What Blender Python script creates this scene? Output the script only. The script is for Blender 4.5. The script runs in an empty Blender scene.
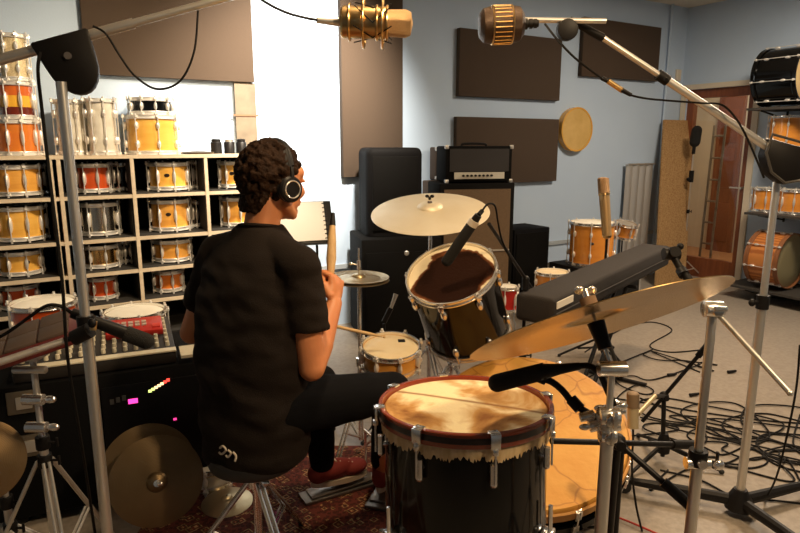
import bpy, bmesh, math, random
from mathutils import Vector, Matrix, noise
random.seed(7)
V = Vector
PI = math.pi
C = bpy.context.scene.collection
sc = bpy.context.scene
# ------------------------------------------------------------------ camera
H = 1.42
PITCH = math.atan(123.5/620)
SP, CP = math.sin(PITCH), math.cos(PITCH)
cam = bpy.data.objects.new('camera', bpy.data.cameras.new('camera')); C.objects.link(cam)
cam.location = (0, 0, H); cam.rotation_euler = (PI/2-PITCH, 0, 0)
cam.data.sensor_width = 36; cam.data.lens = 620/800*36; cam.data.clip_start = .02
sc.camera = cam
CR, CU, CB = V((1, 0, 0)), V((0, SP, CP)), V((0, -CP, SP))   # camera right, up, back

def ray(x, y):
    u = (x-400)/620; v = (y-266.5)/620
    return V((u, CP-v*SP, -(SP+v*CP)))
def A(x, y, d): return V((0, 0, H))+ray(x, y)*d
def AY(x, y, Y): r = ray(x, y); return V((0, 0, H))+r*(Y/r.y)
def AZ(x, y, z=0.): r = ray(x, y); return V((0, 0, H))+r*((z-H)/r.z)
# room frame: s runs left along the back wall from the corner, t out into the room
al = math.radians(31)
e = V((math.cos(al), math.sin(al), 0)); q = V((math.sin(al), -math.cos(al), 0)); CO = V((3.01, 6.86, 0))
def W(s, t, z): return CO - e*s + q*t + V((0, 0, z))
RW = Matrix((( -e.x, q.x, 0), (-e.y, q.y, 0), (0, 0, 1)))     # columns: s, t, z (left-handed is avoided below)
def WT(x, y, t):
    r = ray(x, y); k = (t+CO.x*q.x+CO.y*q.y)/(r.x*q.x+r.y*q.y)
    return V((0, 0, H))+r*k
def st(P): d = V((P.x-CO.x, P.y-CO.y, 0)); return -d.dot(e), d.dot(q)
def WSx(x, y, s):
    r = ray(x, y); k = (-s+CO.x*e.x+CO.y*e.y)/(r.x*e.x+r.y*e.y)
    return V((0, 0, H))+r*k
RZ = lambda a: Matrix.Rotation(a, 3, 'Z')
RWALL = RZ(al)                                                # x along the wall, -y out of the wall
def axis_rot(n, spin=0): return n.normalized().to_track_quat('Z', 'Y').to_matrix() @ Matrix.Rotation(spin, 3, 'Z')

# ------------------------------------------------------------------ materials
MATS = {}
def mat(name, col=(.5, .5, .5), rough=.5, metal=0., col2=None, scale=8., stretch=None, contrast=.5, bump=0., bscale=None,
        kind='noise', coat=0., emit=None, estr=0., trans=0., spec=None, detail=4., distort=0., lo=None, hi=None, sheen=0.):
    if name in MATS: return MATS[name]
    m = bpy.data.materials.new(name); m.use_nodes = True; nt = m.node_tree; N = nt.nodes; L = nt.links
    b = N['Principled BSDF']
    b.inputs['Base Color'].default_value = (*col, 1); b.inputs['Roughness'].default_value = rough
    b.inputs['Metallic'].default_value = metal; b.inputs['Coat Weight'].default_value = coat
    b.inputs['Coat Roughness'].default_value = .1
    if spec is not None: b.inputs['Specular IOR Level'].default_value = spec
    if trans: b.inputs['Transmission Weight'].default_value = trans
    if sheen: b.inputs['Sheen Weight'].default_value = sheen
    if emit: b.inputs['Emission Color'].default_value = (*emit, 1); b.inputs['Emission Strength'].default_value = estr
    tc = N.new('ShaderNodeTexCoord'); mp = N.new('ShaderNodeMapping'); L.new(tc.outputs['Object'], mp.inputs['Vector'])
    if stretch: mp.inputs['Scale'].default_value = stretch
    if col2 is not None:
        if kind == 'wave':
            t = N.new('ShaderNodeTexWave'); t.inputs['Distortion'].default_value = distort or 3; t.inputs['Detail Scale'].default_value = 1.5
            t.inputs['Detail'].default_value = detail
            fac = t.outputs['Fac']
        elif kind == 'voronoi':
            t = N.new('ShaderNodeTexVoronoi'); fac = t.outputs['Distance']
        else:
            t = N.new('ShaderNodeTexNoise'); t.inputs['Detail'].default_value = detail; t.inputs['Distortion'].default_value = distort
            fac = t.outputs['Fac']
        t.inputs['Scale'].default_value = scale; L.new(mp.outputs['Vector'], t.inputs['Vector'])
        r = N.new('ShaderNodeValToRGB'); L.new(fac, r.inputs['Fac'])
        r.color_ramp.elements[0].position = lo if lo is not None else .5-contrast/2
        r.color_ramp.elements[1].position = hi if hi is not None else .5+contrast/2
        r.color_ramp.elements[0].color = (*col, 1); r.color_ramp.elements[1].color = (*col2, 1)
        L.new(r.outputs['Color'], b.inputs['Base Color'])
    if bump:
        n = N.new('ShaderNodeTexNoise'); n.inputs['Scale'].default_value = bscale or scale*6; n.inputs['Detail'].default_value = 3
        L.new(mp.outputs['Vector'], n.inputs['Vector'])
        bp = N.new('ShaderNodeBump'); bp.inputs['Strength'].default_value = bump; bp.inputs['Distance'].default_value = .01
        L.new(n.outputs['Fac'], bp.inputs['Height']); L.new(bp.outputs['Normal'], b.inputs['Normal'])
    MATS[name] = m
    return m
chrome = mat('chrome', (.85, .83, .80), .2, .92)
bchrome = mat('bright_chrome', (.86, .83, .78), .34, .55)
steel = mat('brushed_steel', (.74, .71, .66), .34, .85)
gold = mat('gold_metal', (.75, .5, .22), .28, 1)
blackm = mat('black_plastic', (.008, .007, .007), .5, spec=.2)
blackp = mat('black_painted_metal', (.009, .008, .008), .4, spec=.25)
rubber = mat('black_rubber', (.012, .012, .012), .8)
foam = mat('black_foam', (.01, .009, .008), .95, bump=.6, bscale=400)
blackvinyl = mat('black_vinyl', (.005, .0045, .004), .75, bump=.2, bscale=300, spec=.08)
gloss_black = mat('glossy_black_lacquer', (.003, .003, .003), .1, spec=.4)
cablem = mat('cable_rubber', (.006, .005, .0045), .6, spec=.15)
blue_wall = mat('blue_wall_paint', (.48, .60, .76), .75, col2=(.51, .63, .78), scale=3, bump=.08, bscale=120)
ceil_m = mat('ceiling_board', (.72, .66, .55), .9, col2=(.62, .56, .46), scale=60)
floor_m = mat('vinyl_floor', (.235, .20, .165), .36, col2=(.30, .26, .215), scale=45, contrast=.3, bump=.04, bscale=60, detail=8)
panel_m = mat('brown_acoustic_fabric', (.060, .039, .025), .95, col2=(.078, .051, .033), scale=300, bump=.2, bscale=500)
birch = mat('pale_birch_board', (.62, .52, .38), .5, col2=(.5, .4, .28), scale=5, stretch=(1, 6, 6))
cubby_dark = mat('dark_back_and_shade', (.02, .017, .014), .8)  # black back panel, also the painted shade on the cubby insides
door_wood = mat('red_brown_door_wood', (.27, .085, .03), .3, col2=(.16, .045, .018), scale=6, stretch=(7, 7, .7), bump=.03)
cream = mat('cream_paint', (.68, .6, .47), .5)
glass = mat('window_glass', (1, 1, 1), .02, trans=1.)
tan_floor = mat('hallway_floor', (.45, .22, .1), .5)
maple = mat('amber_maple', (.62, .27, .045), .22, col2=(.78, .40, .08), scale=4, stretch=(1, 1, 7), contrast=.4, coat=.5)
honey = mat('honey_maple', (.72, .36, .055), .22, col2=(.80, .46, .10), scale=4, stretch=(1, 1, 7), contrast=.4, coat=.5)
orange = mat('orange_lacquer', (.60, .15, .02), .18, col2=(.68, .22, .03), scale=3, stretch=(1, 1, 5), coat=.6)
redor = mat('red_orange_lacquer', (.52, .075, .015), .18, coat=.6)
stripe = mat('two_tone_shell', (.62, .14, .02), .2, coat=.5)
sparkle = mat('champagne_sparkle', (.60, .46, .25), .35, .3, col2=(.82, .68, .42), scale=220, contrast=.2)
pearl = mat('white_pearl', (.82, .77, .66), .22, .1, col2=(.6, .55, .45), scale=14, contrast=.4, coat=.5)
redspark = mat('red_sparkle', (.45, .02, .015), .3, .3)
whitehead = mat('coated_white_head', (.80, .76, .66), .6, col2=(.72, .67, .56), scale=14)
clearhead = mat('smoky_drumhead', (.28, .24, .19), .4)
blackhead = mat('black_drumhead', (.03, .028, .025), .4)
skin_head = mat('calfskin_head', (.80, .68, .46), .55, col2=(.70, .54, .31), scale=9, contrast=.5)
# ------------------------------------------------------------------ mesh builder
MW = {}
def mw(o): return MW[o] if o in MW else Matrix()
class MB:
    def __init__(s): s.v = []; s.f = []; s.m = []
    def add(s, vs, fs, m=0):
        k = len(s.v); s.v += [V(p) for p in vs]; s.f += [[i+k for i in f] for f in fs]; s.m += [m]*len(fs); return s
    def box(s, c, size, R=None, m=0, taper=1.):
        c = V(c); x, y, z = size[0]/2, size[1]/2, size[2]/2
        vs = [V((-x, -y, -z)), V((x, -y, -z)), V((x, y, -z)), V((-x, y, -z)), V((-x*taper, -y*taper, z)), V((x*taper, -y*taper, z)), V((x*taper, y*taper, z)), V((-x*taper, y*taper, z))]
        if R is not None: vs = [R @ p for p in vs]
        return s.add([p+c for p in vs], [(3, 2, 1, 0), (4, 5, 6, 7), (0, 1, 5, 4), (1, 2, 6, 5), (2, 3, 7, 6), (3, 0, 4, 7)], m)
    def ring(s, c, R, r, n, ry=None): return [c+R @ V((r*math.cos(2*PI*i/n), (ry or r)*math.sin(2*PI*i/n), 0)) for i in range(n)]
    def cyl(s, p0, p1, r0, r1=None, n=14, caps=True, m=0):
        p0, p1 = V(p0), V(p1); r1 = r0 if r1 is None else r1; R = axis_rot(p1-p0)
        vs = s.ring(p0, R, r0, n)+s.ring(p1, R, r1, n)
        fs = [(i, (i+1) % n, n+(i+1) % n, n+i) for i in range(n)]
        if caps: fs += [tuple(range(n))[::-1], tuple(range(n, 2*n))]
        return s.add(vs, fs, m)
    def tube(s, pts, r, n=8, m=0, closed=False):
        pts = [V(p) for p in pts]; k = len(pts); vs = []; up = None
        rr = r if isinstance(r, (list, tuple)) else [r]*k
        for i, p in enumerate(pts):
            if closed: d = pts[(i+1) % k]-pts[i-1]
            else: d = pts[min(i+1, k-1)]-pts[max(i-1, 0)]
            d.normalize()
            if up is None: up = V((0, 0, 1)) if abs(d.z) < .9 else V((1, 0, 0))
            x = up.cross(d).normalized(); up = d.cross(x)
            vs += [p+(x*math.cos(2*PI*j/n)+up*math.sin(2*PI*j/n))*rr[i] for j in range(n)]
        fs = []
        for i in range(k if closed else k-1):
            a, b = i*n, ((i+1) % k)*n
            fs += [(a+j, a+(j+1) % n, b+(j+1) % n, b+j) for j in range(n)]
        if not closed: fs += [tuple(range(n))[::-1], tuple(range((k-1)*n, k*n))]
        return s.add(vs, fs, m)
    def lathe(s, prof, n=32, c=(0, 0, 0), R=None, m=0, sy=1.):
        c = V(c); R = R or Matrix.Identity(3); vs = []; idx = []
        for (r, z) in prof:
            if r < 1e-6: idx.append([len(vs)]); vs.append(c+R @ V((0, 0, z)))
            else:
                idx.append(list(range(len(vs), len(vs)+n)))
                vs += [c+R @ V((r*math.cos(2*PI*i/n), sy*r*math.sin(2*PI*i/n), z)) for i in range(n)]
        fs = []
        for a, b in zip(idx, idx[1:]):
            for j in range(n):
                k = (j+1) % n
                if len(a) == 1 and len(b) == 1: break
                if len(a) == 1: fs.append((a[0], b[k], b[j]))
                elif len(b) == 1: fs.append((a[j], a[k], b[0]))
                else: fs.append((a[j], a[k], b[k], b[j]))
        return s.add(vs, fs, m)
    def ell(s, c, rad, R=None, n=14, m=0):
        c = V(c); rad = (rad,)*3 if not isinstance(rad, (tuple, list)) else rad; R = R or Matrix.Identity(3)
        k = max(6, n//2); vs = [c+R @ V((0, 0, -rad[2]))]
        for i in range(1, k):
            a = -PI/2+PI*i/k
            vs += [c+R @ V((rad[0]*math.cos(a)*math.cos(2*PI*j/n), rad[1]*math.cos(a)*math.sin(2*PI*j/n), rad[2]*math.sin(a))) for j in range(n)]
        vs.append(c+R @ V((0, 0, rad[2]))); fs = [(0, 1+(j+1) % n, 1+j) for j in range(n)]
        for i in range(k-2):
            a = 1+i*n; fs += [(a+j, a+(j+1) % n, a+n+(j+1) % n, a+n+j) for j in range(n)]
        a = 1+(k-2)*n; fs += [(a+j, a+(j+1) % n, len(vs)-1) for j in range(n)]
        return s.add(vs, fs, m)
    def cap(s, p0, p1, r0, r1=None, n=16):                    # tapered capsule
        r1 = r0 if r1 is None else r1
        s.cyl(p0, p1, r0, r1, n); s.ell(p0, r0, None, n); s.ell(p1, r1, None, n); return s
    def torus(s, c, axis, Rr, r, n=40, k=8, m=0):
        R = axis_rot(V(axis)); return s.tube([V(c)+R @ V((Rr*math.cos(2*PI*i/n), Rr*math.sin(2*PI*i/n), 0)) for i in range(n)], r, k, m, True)
    def prism(s, poly, th, c=(0, 0, 0), R=None, m=0):          # polygon in local xy, extruded along local z
        R = R or Matrix.Identity(3); c = V(c); n = len(poly)
        vs = [c+R @ V((p[0], p[1], -th/2)) for p in poly]+[c+R @ V((p[0], p[1], th/2)) for p in poly]
        return s.add(vs, [tuple(range(n))[::-1], tuple(range(n, 2*n))]+[(i, (i+1) % n, n+(i+1) % n, n+i) for i in range(n)], m)
    def mesh(s, name, mats, bevel=0, sharp=35, seg=2):
        me = bpy.data.meshes.new(name); me.from_pydata([tuple(p) for p in s.v], [], s.f)
        for mm in (mats if isinstance(mats, (list, tuple)) else [mats]): me.materials.append(mm)
        me.polygons.foreach_set('material_index', s.m)
        bm = bmesh.new(); bm.from_mesh(me); bmesh.ops.recalc_face_normals(bm, faces=bm.faces)
        if bevel:
            ed = [x for x in bm.edges if len(x.link_faces) == 2 and x.calc_face_angle(0) > .6]
            bmesh.ops.bevel(bm, geom=ed, offset=bevel, segments=seg, affect='EDGES', profile=.5)
        bm.to_mesh(me); bm.free()
        me.polygons.foreach_set('use_smooth', [True]*len(me.polygons)); me.set_sharp_from_angle(angle=math.radians(sharp)); me.update()
        return me
    def build(s, name, mats, parent=None, L=False, bevel=0, sharp=35, label=None, seg=2):
        off = V((0, 0, 0))
        if parent is not None:
            if not L:
                inv = mw(parent).inverted(); s.v = [inv @ p for p in s.v]
        elif not L:
            off = V((sum(p.x for p in s.v)/len(s.v), sum(p.y for p in s.v)/len(s.v), min(p.z for p in s.v)))
            s.v = [p-off for p in s.v]
        o = bpy.data.objects.new(name, s.mesh(name, mats, bevel, sharp, seg)); C.objects.link(o)
        if parent is not None: o.parent = parent; MW[o] = mw(parent)
        else: o.location = off; MW[o] = Matrix.Translation(off)
        if label: o['label'] = label
        return o
def tag(o, label, cat, group=None, kind=None):
    if label: o['label'] = label
    if cat: o['category'] = cat
    if group: o['group'] = group
    if kind: o['kind'] = kind
    return o
def thing(name, label, cat, loc=(0, 0, 0), R=None, group=None):
    o = bpy.data.objects.new(name, None); C.objects.link(o); o.empty_display_size = .1
    M = Matrix.Translation(V(loc)) @ (R.to_4x4() if R is not None else Matrix()); o.matrix_world = M; MW[o] = M
    return tag(o, label, cat, group)
def struct(o): o['kind'] = 'structure'; return o
def share(name, me, parent, M=None):
    o = bpy.data.objects.new(name, me); C.objects.link(o); o.parent = parent
    if M is not None: o.matrix_local = M
    MW[o] = mw(parent) @ (M or Matrix()); return o
def spline(pts, k=8, closed=False):
    pts = [V(p) for p in pts]; n = len(pts); out = []
    for i in range(n if closed else n-1):
        if closed: a, b, c, d = pts[i-1], pts[i], pts[(i+1) % n], pts[(i+2) % n]
        else: a, b, c, d = pts[max(i-1, 0)], pts[i], pts[i+1], pts[min(i+2, n-1)]
        for j in range(k):
            t = j/k; out.append(.5*((2*b)+(c-a)*t+(2*a-5*b+4*c-d)*t*t+(3*b-a-3*c+d)*t**3))
    if not closed: out.append(pts[-1])
    return out
# ================================================================== the room
CH = 2.8
def wallbox(name, s0, s1, t0, t1, z0, z1, m, parent=None):
    b = MB(); b.add([W(s0, t0, z0), W(s1, t0, z0), W(s1, t1, z0), W(s0, t1, z0), W(s0, t0, z1), W(s1, t0, z1), W(s1, t1, z1), W(s0, t1, z1)],
                    [(3, 2, 1, 0), (4, 5, 6, 7), (0, 1, 5, 4), (1, 2, 6, 5), (2, 3, 7, 6), (3, 0, 4, 7)])
    return b.build(name, m, parent)
SL, TF = 8.0, 7.0
struct(wallbox('floor', -1.9, SL, -1.9, TF, -.12, 0, floor_m))
struct(wallbox('ceiling', -.12, SL+.12, -.12, TF+.12, CH, CH+.1, ceil_m))
struct(wallbox('wall_back', -.0, SL, -.12, 0, 0, CH, blue_wall))
struct(wallbox('wall_left', SL, SL+.12, -.12, TF+.12, 0, CH, blue_wall))
struct(wallbox('wall_front', -.12, SL, TF, TF+.12, 0, CH, blue_wall))
# right wall with the doorway t .07 - .80, z 0 - 1.98
D0, D1, DH = .06, .80, 1.97
b = MB()
def wb(b, s0, s1, t0, t1, z0, z1, m=0):
    b.add([W(s0, t0, z0), W(s1, t0, z0), W(s1, t1, z0), W(s0, t1, z0), W(s0, t0, z1), W(s1, t0, z1), W(s1, t1, z1), W(s0, t1, z1)],
          [(3, 2, 1, 0), (4, 5, 6, 7), (0, 1, 5, 4), (1, 2, 6, 5), (2, 3, 7, 6), (3, 0, 4, 7)], m); return b
wb(b, -.12, 0, -.12, D0, 0, CH); wb(b, -.12, 0, D1, TF, 0, CH); wb(b, -.12, 0, D0, D1, DH, CH)
struct(b.build('wall_right', blue_wall))
b = MB(); wb(b, 0, .018, D1-.005, D1+.055, 0, DH+.05); wb(b, 0, .018, D0-.05, D0, 0, DH+.05); wb(b, 0, .018, D0, D1-.005, DH, DH+.05)
struct(b.build('trim_1', cream))
# door leaf: wooden frame round a big pane
d = thing('door_1', None, None, W(-.06, (D0+D1)/2, 0)); struct(d)
b = MB(); sw = .075
wb(b, -.10, -.03, D0, D0+sw, 0, DH); wb(b, -.10, -.03, D1-sw, D1, 0, DH); wb(b, -.10, -.03, D0+sw, D1-sw, DH-.09, DH); wb(b, -.10, -.03, D0+sw, D1-sw, 0, .21)
b.build('door_frame', door_wood, d)
b = MB(); wb(b, -.075, -.067, D0+sw, D1-sw, .21, DH-.09); b.build('door_pane', glass, d)
b = MB(); p = W(-.02, D1-.11, .98); b.cyl(W(-.03, D1-.04, .98), W(.03, D1-.04, .98), .012); b.cyl(W(.025, D1-.04, .98), W(.025, D1-.15, .98), .009); b.build('door_handle', steel, d)
# the hallway seen through the pane
b = MB(); wb(b, -1.85, -1.75, -1.8, 1.6, 0, CH); wb(b, -1.8, -.12, -1.85, -1.75, 0, CH); wb(b, -1.8, -.12, 1.5, 1.6, 0, CH); wb(b, -.12, 0, -1.75, -.12, 0, CH)
struct(b.build('wall_hallway', cream))
struct(wallbox('ceiling_hallway', -1.85, -.12, -1.85, 1.6, CH-.2, CH-.1, cream))
b = MB(); wb(b, -1.75, -.12, -1.75, 1.5, 0, .012); struct(b.build('floor_hallway', tan_floor))
# red-brown door standing in the hallway
def hall(x, y, s=-1.2): return st(WSx(x, y, s))
ta, tb = hall(716, 150, -1.7)[1], hall(741, 150, -1.7)[1]
d2 = struct(thing('door_2', None, None, W(-1.7, (ta+tb)/2, 0)))
b = MB(); wb(b, -1.73, -1.68, ta, tb, .0, 2.0)
b.build('door_leaf', door_wood, d2)
b = MB()
for z0 in (.15, .85, 1.42):
    wb(b, -1.68, -1.67, ta+.06, tb-.06, z0, z0+(.5 if z0 < 1.4 else .42))
b.build('door_panel', mat('door_panel_wood', (.2, .055, .02), .3), d2, bevel=.003)
lp = [WSx(x, 190, -.75) for x in (706, 717)]
lt = [st(p)[1] for p in lp]
lad = thing('ladder', 'thin metal ladder standing behind the glass door', 'ladder', W(-.75, sum(lt)/2, .012))
lm_ = mat('grey_ladder_metal', (.25, .22, .18), .5, .5)
for t in lt:
    b = MB(); b.cyl(W(-.75, t, .012), W(-.80, t, 1.62), .014); b.build('rail', lm_, lad)
for k in range(6):
    b = MB(); z_ = .25+k*.25; s_ = -.75-.05*z_/1.62; b.cyl(W(s_, lt[0], z_), W(s_, lt[1], z_), .011); b.build('rung', lm_, lad)
# rail along the back wall, conduit and switch
b = MB(); wb(b, 0, SL, 0, .02, .455, .49); struct(b.build('trim_2', mat('grey_blue_rail', (.38, .42, .45), .5)))
b = MB(); b.cyl(W(.30, .025, 0), W(.30, .025, CH), .014); o = b.build('trim_3', blue_wall); struct(o)
b = MB(); P = W(.10, .0, 2.12); b.box(P+q*.012, (.07, .024, .115), RWALL)
sw_ = b.build('light_switch', cream, bevel=.004); tag(sw_, 'small cream switch plate high on the blue wall by the corner', 'switch')
# ------------------------------------------------------------------ acoustic panels
def wall_panel(name, label, s0, s1, z0, z1, th=.05, m=panel_m, group=None, cat='acoustic panel'):
    b = MB(); wb(b, s0, s1, .002, th, z0, z1); o = b.build(name, m, bevel=.004); return tag(o, label, cat, group)
wall_panel('acoustic_panel', 'wide brown acoustic panel above the drum shelf', 4.70, 5.73, 1.825, 2.62)
b = MB(); wb(b, 4.69, 4.835, .002, .03, 1.36, 1.822)
tp = thing('hanging_board', 'narrow brown board hanging below the wide acoustic panel', 'board', W(4.76, .015, 1.36))
b.build('board', mat('scuffed_brown_board', (.13, .10, .07), .8, col2=(.2, .16, .11), scale=12), tp)
b = MB(); wb(b, 4.675, 4.85, .03, .036, 1.60, 1.612); b.build('strap', mat('rusty_strap', (.22, .1, .05), .7), tp)
wall_panel('acoustic_panel', 'tall brown acoustic panel above the PA speaker', 3.515, 4.04, 1.165, 2.72)
wall_panel('acoustic_panel', 'brown acoustic panel behind the barrel microphone', 1.835, 2.975, 1.80, 2.335)
wall_panel('acoustic_panel', 'brown acoustic panel low behind the guitar amplifier', 1.825, 2.99, 1.07, 1.635)
wall_panel('acoustic_panel', 'brown acoustic panel high at the corner end of the wall', .475, 1.57, 2.035, 2.555)
# round frame drum hanging on the wall
fd = thing('frame_drum', 'round tan frame drum hanging on the blue wall', 'drum', W(1.6, .005, 1.545), axis_rot(q))
b = MB(); b.lathe([(.19, 0), (.205, 0), (.205, .06), (.19, .06), (.19, 0)], 40, sy=1); b.build('hoop', honey, fd, L=True)
b = MB(); b.lathe([(0, .052), (.19, .052), (.19, .056), (0, .06)], 40); b.build('drumhead', mat('amber_hide', (.72, .48, .17), .5, col2=(.58, .36, .1), scale=9), fd, L=True)

# ------------------------------------------------------------------ drums
MC = {}
def cached(key, fn):
    if key not in MC: MC[key] = fn()
    return MC[key]
def drum(label, base, axis, r, depth, sm, hm, hoopm=bchrome, n=8, name='snare_drum', cat='drum', group=None, badge=None, spin=.2, seg=40, full=False, bhead=None, hoop=.022, claw=False, facing=None):
    R = axis_rot(V(axis)) if abs(V(axis).normalized().z) < .999 else RZ(0)
    if facing is not None: R = R @ RZ(facing)
    t = thing(name, label, cat, base, R, group)
    kr = (round(r, 3), round(depth, 3))
    def shell():
        b = MB(); b.lathe([(r-.008, .004), (r, .004), (r, depth-.004), (r-.008, depth-.004), (r-.008, .004)], seg); return b.mesh('shell', sm)
    share('shell', cached(('sh', kr, sm.name), shell), t)
    def head():
        b = MB(); b.lathe([(0, depth+.003), (r*.5, depth+.003), (r-.012, depth+.002), (r+.002, depth-.006), (r-.004, depth-.008), (0, depth-.004)], seg); return b.mesh('drumhead', hm)
    share('drumhead', cached(('hd', kr, hm.name), head), t)
    def bot():
        b = MB(); b.lathe([(0, -.002), (r, 0), (r, .006), (0, .003)], seg); return b.mesh('drumhead', bhead or clearhead)
    share('drumhead', cached(('bh', kr, (bhead or clearhead).name), bot), t)
    def hp():
        b = MB(); b.lathe([(r+.001, -hoop*.5), (r+.010, -hoop*.5), (r+.011, -hoop*.3), (r+.006, -hoop*.2), (r+.006, hoop*.4), (r+.010, hoop*.5), (r+.001, hoop*.5), (r+.001, -hoop*.5)], seg); return b.mesh('hoop', hoopm)
    hm_ = cached(('hp', round(r, 3), hoopm.name, hoop), hp)
    share('hoop', hm_, t, Matrix.Translation((0, 0, depth)))
    share('hoop', hm_, t, Matrix.Translation((0, 0, 0)) @ Matrix.Rotation(PI, 4, 'X'))
    def lug():
        b = MB(); x = r+.012
        b.cyl((x+.004, 0, depth+.006), (x+.004, 0, -.006), .0032, n=8)
        if depth > .2:
            for z in (depth*.24, depth*.76): b.ell((r+.008, 0, z), (.014, .011, .024), n=12)
        else: b.ell((r+.008, 0, depth/2), (.014, .010, min(.045, depth*.3)), n=12)
        for z in (depth+.004, -.004): b.box((r+.012, 0, z), (.02, .018, .012))
        for z in (depth+.014,-.014): b.cyl((r+.016, 0, z-.006), (r+.016, 0, z+.006), .006, n=8)
        return b.mesh('lug', bchrome)
    lm = cached(('lg', kr), lug)
    for i in range(n): share('lug', lm, t, Matrix.Rotation(spin+2*PI*i/n, 4, 'Z'))
    if badge is not None:
        def bd():
            b = MB(); b.lathe([(0, .004), (.012, .004), (.016, 0)], 16, c=(r, 0, depth*.55), R=axis_rot(V((1, 0, 0))), sy=.7); return b.mesh('badge', mat('dark_badge', (.05, .03, .02), .3, .6))
        share('badge', cached(('bd', kr), bd), t, Matrix.Rotation(badge, 4, 'Z'))
    return t
# ------------------------------------------------------------------ cubby shelf
SZ = [1.352, 1.125, .875, .68, .485, .26, .03]
dv = [6.40, 5.965, 5.571, 5.151, 4.70]
sh = thing('cubby_shelf', 'pale cubby shelf along the blue wall full of drums', 'shelf', W(5.55, .21, 0))
b = MB(); wb(b, 4.70, 6.42, .01, .42, SZ[0]-.02, SZ[0]); b.build('shelf_top', birch, sh)
for z in SZ[1:]:
    b = MB(); wb(b, 4.71, 6.41, .02, .415, z-.02, z); b.build('shelf_board', birch, sh)
for s in (6.41, 5.985, 5.945, 5.571, 5.151, 4.71):
    b = MB(); wb(b, s-.010, s+.010, .022, .418, 0, SZ[0]-.0205); b.build('divider', birch, sh)
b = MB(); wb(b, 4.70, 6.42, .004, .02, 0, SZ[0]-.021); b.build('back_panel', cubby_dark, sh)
for s0, s1 in ((4.72, 5.141), (5.161, 5.561), (5.581, 5.935), (5.995, 6.40)):          # thin dark sheets painting the shade inside the cubbies
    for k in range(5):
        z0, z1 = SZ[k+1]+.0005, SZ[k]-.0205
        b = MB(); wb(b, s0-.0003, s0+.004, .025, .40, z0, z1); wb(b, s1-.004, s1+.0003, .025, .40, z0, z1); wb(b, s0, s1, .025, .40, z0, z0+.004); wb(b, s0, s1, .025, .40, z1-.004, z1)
        b.build('cubby_shade', cubby_dark, sh)
rows = ['top row', 'second row', 'third row', 'fourth row']
DEEP = [0, 0, 0, 0]
def shelf_drum(col, row, x0, x1, y0, y1, sm, desc, hm=whitehead, hoopm=bchrome, badge=None, t=None, n=8, name='snare_drum'):
    """snare lying on its base in a cubby; x0..x1 is where its hoop edges show"""
    y = (y0+y1)/2; tt = .24 if t is None else t
    Pa, Pb = WT(x0, y, tt), WT(x1, y, tt); r = (Pa-Pb).length/2*.97-.011
    c = (Pa+Pb)/2; s, t_ = st(c); t_ = max(t_, r+.05); t_ = min(t_, .40-r) if r < .17 else .41-r
    zb = SZ[row+1]+.006+.018; k = A(0, 0, 0)
    h = (y1-y0)/620*((c-V((0, 0, H))).length)*.96
    h = min(h-.02, SZ[row]-SZ[row+1]-.085)
    a = math.atan2(-c.y, -c.x)
    return drum(f'{desc} in the {rows[row]}, {col}', W(s, t_, zb), (0, 0, 1), r, h, sm, hm, hoopm, n, name=name, badge=None if badge is None else a+badge, seg=32, group=None, spin=a+.25)
CA, CBc, CC, CD = 'leftmost column', 'second column', 'third column', 'fourth column'
shelf_drum(CA, 0, -12, 46, 163, 196, maple, 'amber maple snare drum', n=10)
shelf_drum(CA, 1, -8, 48, 207, 240, honey, 'honey maple snare drum', n=10)
shelf_drum(CA, 2, -4, 44, 248, 272, honey, 'shallow yellow snare drum with a dark badge', badge=.3)
shelf_drum(CA, 3, -2, 40, 281, 304, redor, 'red orange snare drum')
brass = mat('brass_shell', (.62, .40, .16), .25, 1); nick = mat('nickel_shell', (.72, .66, .55), .22, 1)
shelf_drum(CBc, 0, 75, 111, 163, 194, redor, 'red orange tom drum', name='tom_drum')
shelf_drum(CBc, 1, 78, 121, 206, 237, nick, 'nickel shelled snare drum')
shelf_drum(CBc, 2, 80, 121, 243, 270, brass, 'brass shelled snare drum')
shelf_drum(CBc, 3, 86, 118, 278, 301, redor, 'small orange snare drum')
shelf_drum(CC, 0, 147, 190, 160, 192, honey, 'yellow maple tom drum with a dark badge', badge=-.1, name='tom_drum')
shelf_drum(CC, 1, 149, 191, 199, 231, maple, 'golden tom drum with a dark badge', badge=-.1, name='tom_drum')
shelf_drum(CC, 2, 152, 192, 238, 263, maple, 'chrome hooped amber snare drum')
shelf_drum(CC, 3, 153, 184, 268, 292, orange, 'orange snare drum')
shelf_drum(CD, 0, 219, 250, 162, 190, honey, 'yellow snare drum half hidden by the drummer', badge=-.2)
shelf_drum(CD, 1, 221, 252, 199, 226, maple, 'amber snare drum half hidden by the drummer')
# dark drums tucked beside them
def dark_drum(col, row, x0, x1, y0, y1):
    y = (y0+y1)/2; Pa, Pb = WT(x0, y, .2), WT(x1, y, .2); r = (Pa-Pb).length/2-.011; s, t_ = st((Pa+Pb)/2)
    h = min((y1-y0)/620*3.7-.02, SZ[row]-SZ[row+1]-.085)
    drum(f'small black drum tucked at the right in the {rows[row]}, {col}', W(s, .2, SZ[row+1]+.024), (0, 0, 1), r, h, gloss_black, blackhead, chrome, 6, name='small_drum', seg=24, spin=.5)
dark_drum(CBc, 0, 114, 131, 164, 194); dark_drum(CBc, 2, 123, 133, 245, 269); dark_drum(CC, 0, 193, 205, 162, 190); dark_drum(CC, 1, 193, 205, 201, 228)
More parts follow.
